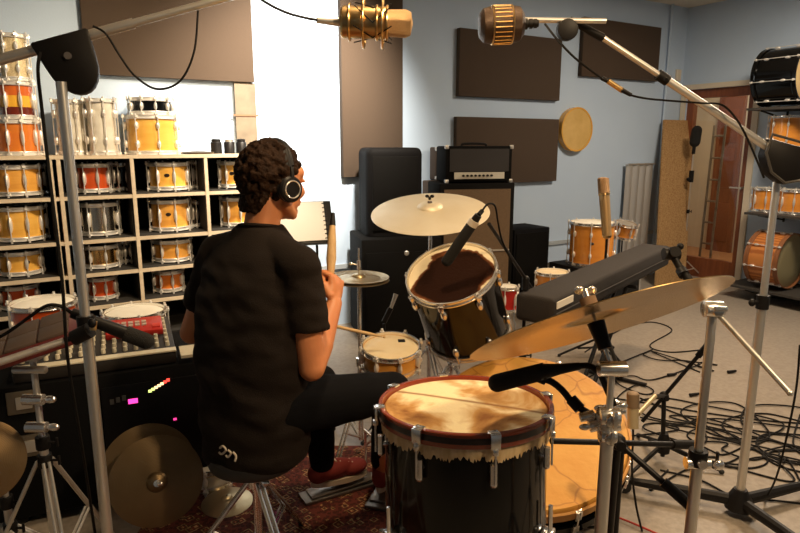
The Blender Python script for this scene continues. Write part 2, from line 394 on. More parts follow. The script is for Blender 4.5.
# on top of the shelf
def top_drum(label, x0, x1, ybot, ytop, zb, sm, t=.22, n=8, name='tom_drum', hoopm=bchrome, hm=whitehead, seg=32):
    Pa, Pb = WT(x0, (ybot+ytop)/2, t), WT(x1, (ybot+ytop)/2, t); r = (Pa-Pb).length/2-.011; c = (Pa+Pb)/2; s, _ = st(c)
    h = (ybot-ytop)/620*(c.xy.length)*1.0-.022
    drum(label, W(s, t, zb+.012), (0, 0, 1), r, h, sm, hm, hoopm, n, name=name, seg=seg, spin=math.atan2(-c.y, -c.x)+.2)
    return zb+h+.025
z = top_drum('orange snare drum at the bottom of the stack of three', -6, 42, 156, 127, SZ[0], orange, n=10)
def stripe_mat():
    m = mat('striped_shell', (.70, .13, .02), .2, coat=.5)
    nt = m.node_tree; N = nt.nodes; b_ = N['Principled BSDF']; tc = N.new('ShaderNodeTexCoord'); sx = N.new('ShaderNodeSeparateXYZ'); r = N.new('ShaderNodeValToRGB'); mm = N.new('ShaderNodeMath')
    mm.operation = 'MULTIPLY'; mm.inputs[1].default_value = 1/.165
    nt.links.new(tc.outputs['Object'], sx.inputs[0]); nt.links.new(sx.outputs['Z'], mm.inputs[0]); nt.links.new(mm.outputs[0], r.inputs[0]); nt.links.new(r.outputs[0], b_.inputs['Base Color'])
    r.color_ramp.interpolation = 'CONSTANT'; E_ = r.color_ramp.elements
    E_[0].color = (.14, .02, .01, 1); E_[1].position = .32; E_[1].color = (.8, .42, .04, 1)
    x = E_.new(.68); x.color = (.62, .13, .02, 1)
    return m
z = top_drum('drum striped red, yellow and brown in the middle of the stack of three', -2, 37, 127, 97, z, stripe_mat(), n=8)
top_drum('champagne sparkle drum on top of the stack of three', 0, 32, 97, 60, z, sparkle)
top_drum('white pearl tom drum behind the left microphone stand', 55, 92, 156, 110, SZ[0], pearl, t=.2)
top_drum('white pearl tom drum beside the yellow tom on the shelf', 86, 118, 156, 108, SZ[0], pearl, t=.30)
z = top_drum('yellow maple tom drum on top of the shelf', 125, 180, 154, 120, SZ[0], honey)
top_drum('small black and chrome snare drum on top of the yellow tom', 129, 173, 119, 104, z, gloss_black, name='snare_drum', n=10)
# small dark things at the right of the shelf top
for i, (x, lab, rr) in enumerate(((216, 'black canister nearest the yellow tom on the shelf top', .036), (229, 'black canister in the middle of three on the shelf top', .034), (241, 'black canister closest to the drummer on the shelf top', .034))):
    c = WT(x, 143, .2); s, t_ = st(c); o = thing('canister', lab, 'canister', W(s, .2, SZ[0]), None, 'canisters on the shelf top')
    b = MB(); b.lathe([(0, 0), (rr, 0), (rr, .07), (rr*.9, .075), (0, .075)], 20); b.build('body', blackp, o, L=True)
    b = MB(); b.lathe([(0, .075), (rr*.8, .075), (rr*.85, .09), (rr*.5, .095), (0, .095)], 20); b.build('lid', steel if i == 1 else blackm, o, L=True)
c = WT(198, 152, .25); s, _ = st(c); b = MB(); b.lathe([(0, 0), (.09, 0), (.1, .012), (.03, .02), (0, .022)], 28, c=W(s, .25, SZ[0]))
tag(b.build('practice_cymbal', mat('dark_bronze', (.10, .07, .04), .4, .8)), 'flat dark disc lying on the shelf top', 'cymbal')

# ------------------------------------------------------------------ PA speaker on a subwoofer
def cab(name, label, cat, c, w, d, h, yaw, m=blackvinyl, group=None):
    return thing(name, label, cat, c, RZ(yaw), group)
ya = math.radians(14)
su = cab('subwoofer', 'large black subwoofer under the PA speaker', 'speaker', (-.045, 4.54, 0), 0, 0, 0, ya)
b = MB(); b.box((0, 0, .385), (.58, .5, .76)); b.build('cabinet', blackvinyl, su, L=True, bevel=.012)
b = MB(); b.box((0, -.2555, .36), (.52, .012, .62)); b.build('grille', mat('black_grille', (.005, .0045, .004), .8, .0, bump=.3, bscale=500, spec=.08), su, L=True, bevel=.004)
b = MB(); b.lathe([(0, 0), (.018, 0), (.012, .006), (0, .006)], 16, c=(.03, -.2615, .66), R=axis_rot(V((0, -1, 0)))); b.build('badge', steel, su, L=True)
pa = cab('pa_speaker', 'tall black PA speaker with rounded top on the subwoofer', 'speaker', (-.075, 4.56, .768), 0, 0, 0, ya)
b = MB()
poly = [(-.215, -.2), (.215, -.2), (.15, .19), (-.15, .19)]
def rr_box(b, w, d, h, c=(0, 0, 0), rad=.05, top=.05, seg=5):
    prof = []
    P = []
    for (cx, cy, a0) in ((w/2-rad, d/2-rad, 0), (-w/2+rad, d/2-rad, PI/2), (-w/2+rad, -d/2+rad, PI), (w/2-rad, -d/2+rad, 1.5*PI)):
        for i in range(seg+1): a = a0+PI/2*i/seg; P.append((cx+rad*math.cos(a), cy+rad*math.sin(a)))
    n = len(P); vs = []; lv = [(0, 0), (0, h-top)]+[(top*(1-math.cos(a)), h-top+top*math.sin(a)) for a in (PI/8, PI/4, 3*PI/8, PI/2)]
    for ins, z_ in lv:
        for x, y in P: k = 1-2*ins/min(w, d)*.6; vs.append(V(c)+V((x*k, y*k, z_)))
    fs = [tuple(range(n))[::-1]]+[(l*n+i, l*n+(i+1) % n, (l+1)*n+(i+1) % n, (l+1)*n+i) for l in range(len(lv)-1) for i in range(n)]+[tuple(range((len(lv)-1)*n, len(lv)*n))]
    return b.add(vs, fs)
rr_box(b, .41, .36, .62, rad=.06, top=.05); b.build('cabinet', mat('black_moulded_plastic', (.005, .0045, .0045), .7, bump=.15, bscale=250, spec=.08), pa, L=True)
b = MB(); b.box((0, -.18, .30), (.33, .02, .52)); b.build('grille', MATS['black_grille'], pa, L=True, bevel=.008)
# ------------------------------------------------------------------ guitar amplifier stack
yb = math.radians(12)
def grille_m(): return mat('brown_grille_cloth', (.16, .10, .05), .8, col2=(.10, .06, .03), scale=180)
g = cab('amplifier_cabinet', 'tall amplifier cabinet with brown grille cloth', 'amplifier', (.555, 4.92, 0), 0, 0, 0, yb)
b = MB(); b.box((0, 0, .56), (.60, .36, 1.12)); b.build('cabinet', blackvinyl, g, L=True, bevel=.01)
b = MB(); b.box((0, -.182, .56), (.53, .008, 1.03)); b.build('grille', grille_m(), g, L=True)
b = MB()
for z_ in (.60,): b.box((0, -.19, z_), (.53, .006, .012))
b.build('trim_strip', steel, g, L=True)
h = cab('guitar_amplifier', 'black amplifier head with a silver control panel on the tall cabinet', 'amplifier', (.575, 4.91, 1.122), 0, 0, 0, yb)
b = MB(); b.box((0, 0, .14), (.53, .28, .27)); b.build('cabinet', blackvinyl, h, L=True, bevel=.014)
b = MB(); b.box((.0, -.143, .17), (.47, .006, .17)); b.build('grille', mat('dark_mesh', (.03, .025, .022), .5, .4, bump=.6, bscale=300), h, L=True)
b = MB(); b.box((.0, -.1445, .055), (.40, .008, .05)); b.build('control_panel', mat('silver_panel', (.66, .62, .52), .4, .3), h, L=True)
for i in range(8):
    b = MB(); b.cyl((-.13+.032*i, -.148, .055), (-.13+.032*i, -.166, .055), .009, .008, 12); b.build('knob', blackm, h, L=True)
for sx in (-1, 1):
    for sz in (.012, .268):
        b = MB(); b.box((sx*.257, -.13, sz), (.03, .03, .03)); b.build('corner_cap', steel, h, L=True, bevel=.006)
b = MB(); b.tube(spline([(-.1, 0, .275), (-.08, 0, .292), (.08, 0, .292), (.1, 0, .275)], 5), .009, 8); b.build('handle', blackm, h, L=True)
GP = WT(449, 200, .085)
h2 = cab('guitar_amplifier', 'brown amplifier head peeking out left of the black one', 'amplifier', (GP.x, GP.y, 1.122), 0, 0, 0, al)
b = MB(); b.box((0, 0, .135), (.34, .09, .26)); b.build('cabinet', mat('brown_tolex', (.07, .045, .03), .6, bump=.2, bscale=200), h2, L=True, bevel=.01)
for z_ in (.13, .225):
    b = MB(); b.box((-.07, -.048, z_), (.12, .01, .016)); b.build('name_plate', mat('pale_plate', (.6, .5, .35), .4), h2, L=True)
for sz in (.02, .25):
    b = MB(); b.box((-.155, -.04, sz), (.03, .03, .03)); b.build('corner_cap', steel, h2, L=True, bevel=.006)
g2 = cab('amplifier_cabinet', 'brown speaker cabinet behind the tall amplifier cabinet', 'amplifier', (GP.x, GP.y, 0), 0, 0, 0, al)
b = MB(); b.box((0, 0, .56), (.46, .12, 1.12)); b.build('cabinet', MATS['brown_tolex'], g2, L=True, bevel=.01)
b = MB(); b.box((0, -.063, .56), (.40, .006, 1.02)); b.build('grille', grille_m(), g2, L=True)
# black floor monitor against the wall
P = AY(530, 260, 5.35)
g = thing('floor_monitor', 'black speaker box between the amplifier and the orange tom', 'speaker', (P.x-.10, 5.35, 0), RZ(al))
b = MB(); b.box((0, 0, .355), (.40, .32, .71)); b.build('cabinet', mat('flat_black', (.004, .004, .005), .8, spec=.1), g, L=True, bevel=.01)
b = MB(); b.box((0, -.163, .355), (.36, .008, .64)); b.build('grille', MATS['black_grille'], g, L=True)
# ------------------------------------------------------------------ road case table with the orange tom, floor tom in front
g = thing('road_case', 'low black road case carrying the orange tom', 'case', (1.60, 4.88, 0), RZ(al))
b = MB(); b.box((-.06, 0, .245), (.58, .42, .485)); b.build('body', mat('case_black', (.008, .008, .008), .6, spec=.2), g, L=True, bevel=.008)
b = MB()
for sx in (-1, 1):
    for sy in (-1, 1): b.box((-.06+sx*.29, sy*.21, .245), (.012, .012, .47))
b.build('edge_rail', steel, g, L=True)
drum('orange tom drum standing on the low road case', V((1.50, 4.80, .50)), (0, 0, 1), .165, .31, mat('amber_orange_shell', (.62, .22, .03), .2, col2=(.72, .30, .05), scale=4, stretch=(1, 1, 5), coat=.5), whitehead, chrome, 8, name='tom_drum', spin=-1.9, badge=-1.85)
def legged_drum(label, x, y, ztop, r, depth, sm, hm, name='floor_tom', n=6, group=None, hoopm=chrome, legs=3):
    t = drum(label, V((x, y, ztop-depth)), (0, 0, 1), r, depth, sm, hm, hoopm, n, name=name, group=group)
    for i in range(legs):
        a = -PI/2+.5+2*PI*i/legs; b = MB(); x1, y1 = math.cos(a), math.sin(a); zz = -(ztop-depth)+.012
        b.tube([(x1*(r+.012), y1*(r+.012), depth*.6), (x1*(r+.012), y1*(r+.012), -.06), (x1*(r+.03), y1*(r+.03), -.09), (x1*(r+.03), y1*(r+.03), zz)], .005, 8)
        b.cyl((x1*(r+.03), y1*(r+.03), zz-.012), (x1*(r+.03), y1*(r+.03), zz+.02), .011)
        b.build('leg', chrome, t, L=True)
    return t
P = A(624, 222, 5.25)
g = tube_stand_later = None
SMALLTOM = P
P = A(557, 272, 4.55)
legged_drum('small orange floor tom with a pale head in front of the road case', P.x-.04, P.y-.02, P.z, .115, .26, MATS['amber_orange_shell'], skin_head)
P = A(507, 290, 4.5)
legged_drum('small red sparkle drum on legs left of the orange floor tom', P.x, P.y, P.z+.02, .075, .16, redspark, whitehead, name='small_drum')
# ribbed silver panel
P = WT(638, 200, .06); s, _ = st(P)
rp = thing('ribbed_metal_panel', 'upright ribbed silver metal panel against the blue wall', 'metal panel', W(s, .06, 0))
b = MB(); n = 8; w = .42
pts = []
for i in range(n*8+1):
    x = -w/2+w*i/(n*8); pts.append((x, .022*abs(math.sin(PI*i/16))+.002))
vs = []
for x, dy in pts:
    for z_ in (0, 1.21):
        vs.append(W(s-x, .05+dy, z_))
k = len(pts)
for x, dy in pts:
    for z_ in (0, 1.21): vs.append(W(s-x, .046+dy, z_))
fs = []
for i in range(k-1):
    a = 2*i; fs += [(a, a+2, a+3, a+1), (2*k+a, 2*k+a+1, 2*k+a+3, 2*k+a+2)]
b.add(vs, fs); b.build('sheet', mat('galvanised_metal', (.62, .60, .57), .38, .6), rp)
b = MB(); 
for z_ in (.0, 1.2): wb(b, s-w/2, s+w/2, .04, .08, z_, z_+.015)
b.build('edge_rail', steel, rp)
# chipboard leaning in the corner
b = MB(); Pt = [WT(668, 120, .10), WT(697, 122, .10)]
s0, s1 = st(Pt[0])[0], st(Pt[1])[0]
zt = Pt[0].z
bb = [W(s0+.44, .42, 0), W(s1+.45, .42, 0), W(s1+.03, .06, zt), W(s0+.03, .06, zt)]
nn = (bb[1]-bb[0]).cross(bb[3]-bb[0]).normalized()*.018
b.add(bb+[p+nn for p in bb], [(0, 1, 2, 3), (7, 6, 5, 4), (0, 4, 5, 1), (1, 5, 6, 2), (2, 6, 7, 3), (3, 7, 4, 0)])
tag(b.build('chipboard_sheet', mat('chipboard', (.30, .16, .055), .8, col2=(.46, .28, .12), scale=70, contrast=.3)), 'speckled tan chipboard sheet leaning in the corner', 'board')
# ------------------------------------------------------------------ drums on the right wall
def rshelf(label, z, t0, t1, dpt=.5):
    g = thing('storage_shelf', label, 'shelf', W(.25, (t0+t1)/2, z))
    b = MB(); wb(b, .004, dpt, t0, t1, z-.02, z); b.build('board', mat('dark_shelf_board', (.04, .035, .03), .6), g)
    for t in (t0+.1, t1-.1):
        b = MB(); b.cyl(W(.006, t, max(.0, z-.09)), W(dpt-.06, t, z-.025), .008); b.cyl(W(.008, t, max(0, z-.11)), W(.008, t, z-.02), .01); b.build('bracket', blackp, g)
rshelf('dark wall shelf under the two orange toms', .80, 1.10, 2.1)
rshelf('lowest dark shelf carrying the natural wood bass drum', .125, 1.0, 2.1, .56)
rshelf('dark wall shelf under the tall orange tom', 1.37, 1.30, 2.1, .42)
rshelf('high dark wall shelf carrying the black bass drum', 1.725, 1.02, 2.1)
def kick(label, c, axis, r, depth, sm, hm, hoopm, n=8, feet=False, tags='bass_drum'):
    ax = V(axis).normalized(); t = drum(label, c-ax*depth/2, ax, r, depth, sm, hm, hoopm, n, name=tags, hoop=.04, seg=56, bhead=hm)
    return t
natural = mat('striped_natural_wood', (.58, .22, .06), .3, col2=(.38, .12, .03), kind='wave', scale=2.2, stretch=(6, 6, 6), distort=1.5)
P = WSx(776, 252, .34); s, t_ = st(P)
kick('natural wood bass drum standing low by the door', W(s, t_, (.125+.265)), q, .24, .26, natural, mat('olive_tan_head', (.30, .25, .13), .5), mat('dark_wood_hoop', (.25, .10, .04), .4), 8)
P = WSx(788, 78, .33); s, t_ = st(P)
kick('black bass drum with gold head on the high wall shelf', W(s, t_, 1.725+.262), q, .24, .34, gloss_black, mat('gold_head', (.6, .42, .18), .4), gloss_black, 8)
P = WSx(790, 118, .22); s, t_ = st(P)
drum('tall orange tom drum on the middle wall shelf', W(s, t_, 1.385), (0, 0, 1), .15, .26, MATS['amber_orange_shell'], whitehead, chrome, 8, name='tom_drum')
for x, l in ((767, 'left orange tom drum on the lowest wall shelf, nearest the door'), (795, 'right orange tom drum on the lowest wall shelf')):
    P = WSx(x, 197, .25); s, t_ = st(P)
    drum(l, W(s, t_, .815), (0, 0, 1), .118, .19, MATS['amber_orange_shell'], whitehead, chrome, 8, name='tom_drum')
# ------------------------------------------------------------------ stands
def foot(b_, leg, p, r=.011):
    b = MB(); b.ell(p, (r, r, r*.9), n=10); b.build('rubber_foot', rubber, leg, L=True)
def tripod(g, r0, zj, spread, m=chrome, rot=0, double=True, tr=.005, n=3, zb=.08):
    """three legs in the local frame of thing g: joint at height zj, feet at radius spread"""
    for i in range(n):
        a = rot+2*PI*i/n; c_, s_ = math.cos(a), math.sin(a); dx, dy = -s_*.008, c_*.008
        b = MB()
        for k in ((-1, 1) if double else (0,)):
            b.tube([(c_*r0+dx*k, s_*r0+dy*k, zj), (c_*spread+dx*k, s_*spread+dy*k, .014)], tr, 8)
            b.tube([(c_*r0+dx*k, s_*r0+dy*k, zb), (c_*(spread*.55)+dx*k, s_*(spread*.55)+dy*k, zj*.47)], tr*.9, 8)
        lg = b.build('leg', m, g, L=True); foot(b, lg, (c_*spread, s_*spread, .011), .012)
def tube_stand(name, label, x, y, ztop, cat='stand', m=chrome, spread=.3, zj=.4, r=.0125, rot=0, double=True, group=None, tr=.005, thin=None, seglen=.55):
    g = thing(name, label, cat, (x, y, 0), None, group)
    tripod(g, .02, zj, spread, m, rot, double, tr)
    zm = max(zj+.06, ztop*seglen)
    b = MB(); b.cyl((0, 0, .06), (0, 0, zm), r); b.build('lower_tube', m, g, L=True)
    b = MB(); b.cyl((0, 0, zm), (0, 0, ztop), thin or r*.72); b.build('upper_tube', m, g, L=True)
    for z_ in (zj, zm):
        b = MB(); b.cyl((0, 0, z_-.02), (0, 0, z_+.02), r*1.6); b.cyl((0, 0, z_), (r*3, 0, z_), .004); b.box((r*3.4, 0, z_), (.006, .008, .03)); b.build('collar', m if m is chrome else blackm, g, L=True, bevel=.001)
    return g
def clamp(g, p, m=chrome, s=.016, L=False):
    b = MB(); b.cyl(V(p)-V((s, 0, 0)), V(p)+V((s, 0, 0)), s, n=14); b.cyl(V(p)-V((0, s*1.4, 0)), V(p)+V((0, s*1.4, 0)), s*.7, n=12); b.box(V(p)+V((0, -s*1.8, s*.4)), (s*.4, s*.5, s*1.8)); b.build('clamp', m, g, L=L, bevel=.0012)
# cymbals
def cym_mat(name, c1, c2, rough, metal=.9):
    m = mat(name, c1, rough, metal, col2=c2, scale=6, contrast=.6); nt = m.node_tree; N = nt.nodes
    w = N.new('ShaderNodeTexWave'); w.wave_type = 'RINGS'; w.rings_direction = 'Z'; w.inputs['Scale'].default_value = 70; w.inputs['Distortion'].default_value = .4
    tc = N.new('ShaderNodeTexCoord'); nt.links.new(tc.outputs['Object'], w.inputs['Vector'])
    bp = N.new('ShaderNodeBump'); bp.inputs['Strength'].default_value = .18; bp.inputs['Distance'].default_value = .002
    nt.links.new(w.outputs['Fac'], bp.inputs['Height']); nt.links.new(bp.outputs['Normal'], N['Principled BSDF'].inputs['Normal']); return m
bronze = cym_mat('bronze_cymbal', (.44, .28, .11), (.58, .40, .18), .27)
pale_bronze = cym_mat('washed_bronze_cymbal', (.82, .74, .58), (.70, .60, .42), .5, .5)
dark_cym = cym_mat('tarnished_cymbal', (.16, .11, .055), (.22, .15, .08), .42)
def cymbal(label, c, n, r, m, bow=.028, bell=.022, name='cymbal', group=None, cat='cymbal', spin=0):
    g = []; prof = []
    rb = r*.2
    for i in range(6): a = i/5*PI/2; prof.append((rb*math.sin(a)+.004, bow+bell*math.cos(a)*1.0))
    for i in range(1, 9): k = i/8; prof.append((rb+(r-rb)*k, bow*(1-k**1.5)))
    th = .0016
    full = prof+[(a, z-th) for a, z in reversed(prof)]+[prof[0]]
    R = axis_rot(V(n), spin); b = MB(); b.lathe(full, 72); me = b.mesh(name, m, sharp=60)
    o = bpy.data.objects.new(name, me); C.objects.link(o); o.matrix_world = Matrix.Translation(V(c)-R @ V((0, 0, bow))) @ R.to_4x4(); MW[o] = o.matrix_world.copy()
    return tag(o, label, cat, group), R
def camn(r, u, b): return (CR*r+CU*u+CB*b).normalized()

# ---- main floor tom with the hide head
def hide_mat(name, r, cream_, mid, dark, thr, nscale=4.5, spine=None, edge=False, off=(0, 0, 0)):
    m = mat(name, cream_, .75, bump=.15, bscale=90, spec=.06); nt = m.node_tree; N = nt.nodes; L = nt.links; P_ = N['Principled BSDF']
    tc = N.new('ShaderNodeTexCoord'); n = N.new('ShaderNodeTexNoise'); n.inputs['Scale'].default_value = nscale; n.inputs['Detail'].default_value = 5; n.inputs['Distortion'].default_value = .6
    mp = N.new('ShaderNodeMapping'); mp.inputs['Location'].default_value = off; L.new(tc.outputs['Object'], mp.inputs[0]); L.new(mp.outputs[0], n.inputs['Vector'])
    fac = n.outputs['Fac']
    if edge:
        mp2 = N.new('ShaderNodeMapping'); mp2.inputs['Scale'].default_value = (1/r, 1/r, 0); mp2.inputs['Location'].default_value = (edge[0], edge[1], 0); L.new(tc.outputs['Object'], mp2.inputs[0])
        ln = N.new('ShaderNodeVectorMath'); ln.operation = 'LENGTH'; L.new(mp2.outputs[0], ln.inputs[0])
        mu = N.new('ShaderNodeMath'); mu.operation = 'MULTIPLY_ADD'; mu.inputs[1].default_value = .9; L.new(fac, mu.inputs[0]); L.new(ln.outputs['Value'], mu.inputs[2])
        sb = N.new('ShaderNodeMath'); sb.operation = 'SUBTRACT'; sb.inputs[0].default_value = 1.68; L.new(mu.outputs[0], sb.inputs[1]); fac = sb.outputs[0]
    rp = N.new('ShaderNodeValToRGB'); E_ = rp.color_ramp.elements
    E_[0].position = thr[0]; E_[0].color = (*cream_, 1); E_[1].position = thr[2]; E_[1].color = (*dark, 1); k = E_.new(thr[1]); k.color = (*mid, 1)
    L.new(fac, rp.inputs[0]); out = rp.outputs[0]
    if spine:
        sx = N.new('ShaderNodeSeparateXYZ'); mp3 = N.new('ShaderNodeMapping'); mp3.inputs['Rotation'].default_value = (0, 0, spine[0]); L.new(tc.outputs['Object'], mp3.inputs[0]); L.new(mp3.outputs[0], sx.inputs[0])
        ad = N.new('ShaderNodeMath'); ad.operation = 'ADD'; ad.inputs[1].default_value = spine[1]; L.new(sx.outputs['Y'], ad.inputs[0])
        ab = N.new('ShaderNodeMath'); ab.operation = 'ABSOLUTE'; L.new(ad.outputs[0], ab.inputs[0])
        rr = N.new('ShaderNodeMapRange'); rr.inputs['From Min'].default_value = .002; rr.inputs['From Max'].default_value = .012; rr.inputs['To Min'].default_value = .85; rr.inputs['To Max'].default_value = 0; L.new(ab.outputs[0], rr.inputs[0])
        mx = N.new('ShaderNodeMix'); mx.data_type = 'RGBA'; L.new(rr.outputs[0], mx.inputs['Factor']); L.new(out, mx.inputs['A']); mx.inputs['B'].default_value = (*dark, 1); out = mx.outputs['Result']
    L.new(out, P_.inputs['Base Color']); return m
redhoop = mat('red_brown_hoop', (.26, .045, .018), .25, coat=.6)
FT = A(465, 402, 1.72)
tilt = V((-.01, .07, 1)).normalized(); Rf = axis_rot(tilt)
Rf = Matrix(((1, 0, 0), (0, 1, 0), (0, 0, 1))) if False else (V((0, 0, 1)).rotation_difference(tilt)).to_matrix()
FD = .50; FR = .224
ft = thing('floor_tom', 'large black floor tom with red hoop and tan hide head', 'drum', FT-tilt*FD, Rf)
b = MB(); b.lathe([(FR-.01, 0), (FR, 0), (FR, FD-.03), (FR-.01, FD-.03), (FR-.01, 0)], 72); b.build('shell', gloss_black, ft, L=True)
b = MB(); b.lathe([(0, FD-.004), (FR*.6, FD-.004), (FR-.004, FD-.006), (FR+.001, FD-.012), (FR+.001, FD-.04), (FR-.004, FD-.04)], 72)
b.build('drumhead', hide_mat('tan_cow_hide', FR, (.86, .72, .44), (.50, .27, .09), (.26, .11, .035), (.43, .55, .66), 6.0, spine=(.45, -.02), off=(.3, .12, 0)), ft, L=True)
b = MB(); b.lathe([(FR+.003, FD-.034), (FR+.0155, FD-.034), (FR+.0165, FD-.03), (FR+.0165, FD+.001), (FR+.014, FD+.004), (FR+.005, FD+.004), (FR+.003, FD), (FR+.003, FD-.034)], 96); b.build('hoop', redhoop, ft, L=True)
b = MB(); b.lathe([(FR+.0168, FD-.022), (FR+.0172, FD-.022), (FR+.0172, FD-.006), (FR+.0168, FD-.006)], 96); b.build('hoop_inlay', mat('black_inlay', (.02, .01, .008), .3, coat=.5), ft, L=True)
b = MB(); n = 420; vs = []; rng = random.Random(3)
for i in range(n):
    a = 2*PI*i/n; dz = rng.uniform(-.006, .010)+.003*math.sin(a*9)+.002*math.sin(a*23)
    vs += [V((math.cos(a)*(FR+.004), math.sin(a)*(FR+.004), FD-.030)), V((math.cos(a)*(FR+.010), math.sin(a)*(FR+.010), FD-.046)), V((math.cos(a)*(FR+.006+rng.uniform(0, .004)), math.sin(a)*(FR+.006), FD-.064-dz))]
fs = []
for i in range(n):
    j = (i+1) % n; fs += [(3*i, 3*j, 3*j+1, 3*i+1), (3*i+1, 3*j+1, 3*j+2, 3*i+2)]
b.add(vs, fs); fr = b.build('fur_fringe', mat('pale_fur', (.80, .62, .36), .9, col2=(.52, .33, .14), scale=60, stretch=(1, 1, .2)), ft, L=True)
for i in range(8):
    a = math.radians(-79+45*i); R = RZ(a); x = FR+.018
    b = MB(); b.box(R @ V((x-.004, 0, FD+.006)), (.024, .026, .006), R); b.box(R @ V((x+.009, 0, FD-.012)), (.007, .024, .038), R, taper=1.1); b.cyl(R @ V((x+.01, 0, FD-.03)), R @ V((x+.010, 0, FD-.045)), .008, n=10)
    c_ = b.build('claw_hook', chrome, ft, L=True, bevel=.0015)
    b = MB(); b.cyl(R @ V((x+.010, 0, FD-.04)), R @ V((x+.010, 0, FD-.12)), .003, n=8); b.build('tension_rod', chrome, c_, L=True)
    b = MB(); b.cyl(R @ V((FR+.014, 0, FD-.075)), R @ V((FR+.014, 0, FD-.125)), .009, .009, 12); b.ell(R @ V((FR+.014, 0, FD-.125)), .0095, n=10); b.cyl(R @ V((FR-.002, 0, FD-.10)), R @ V((FR+.014, 0, FD-.10)), .007, n=10); b.build('lug', chrome, ft, L=True)
    b = MB(); b.cyl(R @ V((FR+.014, 0, FD-.40)), R @ V((FR+.014, 0, FD-.35)), .009, .009, 12); b.cyl(R @ V((FR+.014, 0, FD-.40)), R @ V((FR+.014, 0, FD-.50)), .003, n=8); b.build('lug', chrome, ft, L=True)
b = MB(); b.lathe([(FR+.002, -.02), (FR+.015, -.02), (FR+.015, .018), (FR+.002, .018), (FR+.002, -.02)], 72); b.build('hoop', redhoop, ft, L=True)
Ri = Rf.transposed()
for i, a in enumerate((math.radians(-150), math.radians(-30), math.radians(90))):
    R = RZ(a); top = R @ V((FR+.022, 0, .26)); kn = R @ V((FR+.022, 0, .02)); fw = Rf @ kn+(FT-tilt*FD); end = Ri @ (V((fw.x+math.cos(a)*.035, fw.y+math.sin(a)*.035, .012))-(FT-tilt*FD))
    b = MB(); b.tube([top, kn, kn+(end-kn)*.15+R @ V((.012, 0, 0)), end], .006, 8); lg = b.build('leg', chrome, ft, L=True); foot(b, lg, end, .013)
    b = MB(); b.box(R @ V((FR+.016, 0, .16)), (.03, .04, .06), R); b.cyl(R @ V((FR+.03, 0, .16)), R @ V((FR+.055, 0, .16)), .006); b.build('leg_bracket', chrome, ft, L=True, bevel=.003)
# ---- bass drum with the orange hide head
BC = A(529, 425, 2.45)
bax = V((-.05, -.42, .91)).normalized()
BR = .378; BD = .13
Rb = axis_rot(bax)
bd = thing('bass_drum', 'huge shallow drum with a cracked orange hide head behind the floor tom', 'drum', BC, Rb)
b = MB(); b.lathe([(BR-.012, -BD), (BR-.004, -BD), (BR-.004, -.004), (BR-.012, -.004), (BR-.012, -BD)], 72); b.build('shell', gloss_black, bd, L=True)
def crack_mat():
    m = mat('orange_goat_hide', (.55, .24, .03), .6, col2=(.66, .36, .075), scale=5, contrast=.5, bump=.2, bscale=40, detail=6); nt = m.node_tree; N = nt.nodes; L = nt.links
    P_ = N['Principled BSDF']; old = P_.inputs['Base Color'].links[0].from_socket
    tc = N.new('ShaderNodeTexCoord'); nz = N.new('ShaderNodeTexNoise'); nz.inputs['Scale'].default_value = 6; L.new(tc.outputs['Object'], nz.inputs['Vector'])
    ad = N.new('ShaderNodeMix'); ad.data_type = 'VECTOR'; ad.inputs['Factor'].default_value = .12; L.new(tc.outputs['Object'], ad.inputs['A']); L.new(nz.outputs['Color'], ad.inputs['B'])
    v = N.new('ShaderNodeTexVoronoi'); v.feature = 'DISTANCE_TO_EDGE'; v.inputs['Scale'].default_value = 5; L.new(ad.outputs['Result'], v.inputs['Vector'])
    r = N.new('ShaderNodeMapRange'); r.inputs['From Min'].default_value = .004; r.inputs['From Max'].default_value = .022; r.inputs['To Min'].default_value = .55; r.inputs['To Max'].default_value = 0; L.new(v.outputs['Distance'], r.inputs[0])
    mx = N.new('ShaderNodeMix'); mx.data_type = 'RGBA'; L.new(r.outputs[0], mx.inputs['Factor']); L.new(old, mx.inputs['A']); mx.inputs['B'].default_value = (.28, .09, .012, 1); L.new(mx.outputs['Result'], P_.inputs['Base Color']); return m
b = MB(); b.lathe([(0, .004), (BR*.6, .004), (BR-.006, .002), (BR, -.006), (BR+.002, -.03), (BR-.002, -.03)], 72); b.build('drumhead', crack_mat(), bd, L=True)
b = MB(); b.lathe([(BR+.003, -.05), (BR+.013, -.05), (BR+.013, -.012), (BR+.003, -.012), (BR+.003, -.05)], 72); b.build('hoop', mat('worn_orange_hoop', (.50, .24, .05), .5), bd, L=True)
b = MB(); b.lathe([(BR, -BD-.01), (BR+.013, -BD-.01), (BR+.013, -BD+.03), (BR, -BD+.03), (BR, -BD-.01)], 72); b.build('hoop', gloss_black, bd, L=True)
b = MB(); b.lathe([(0, -BD-.004), (BR, -BD), (BR, -BD+.006), (0, -BD)], 72); b.build('drumhead', whitehead, bd, L=True)
for i in range(8):
    R = RZ(PI/8+i*PI/4); b = MB(); b.box(R @ V((BR+.014, 0, -.03)), (.014, .024, .05), R); b.cyl(R @ V((BR+.020, 0, -.02)), R @ V((BR+.020, 0, -BD)), .0035, n=8); b.box(R @ V((BR+.014, 0, -BD+.01)), (.014, .024, .05), R); b.build('claw_hook', chrome, bd, L=True, bevel=.002)
for sx in (-1, 1):
    a = BC+V((sx*.30, .14, -.08)); b = MB(); z0 = V((a.x+sx*.16, a.y-.02, .008)); b.tube([a, z0], .006); b.build('spur', chrome, bd)
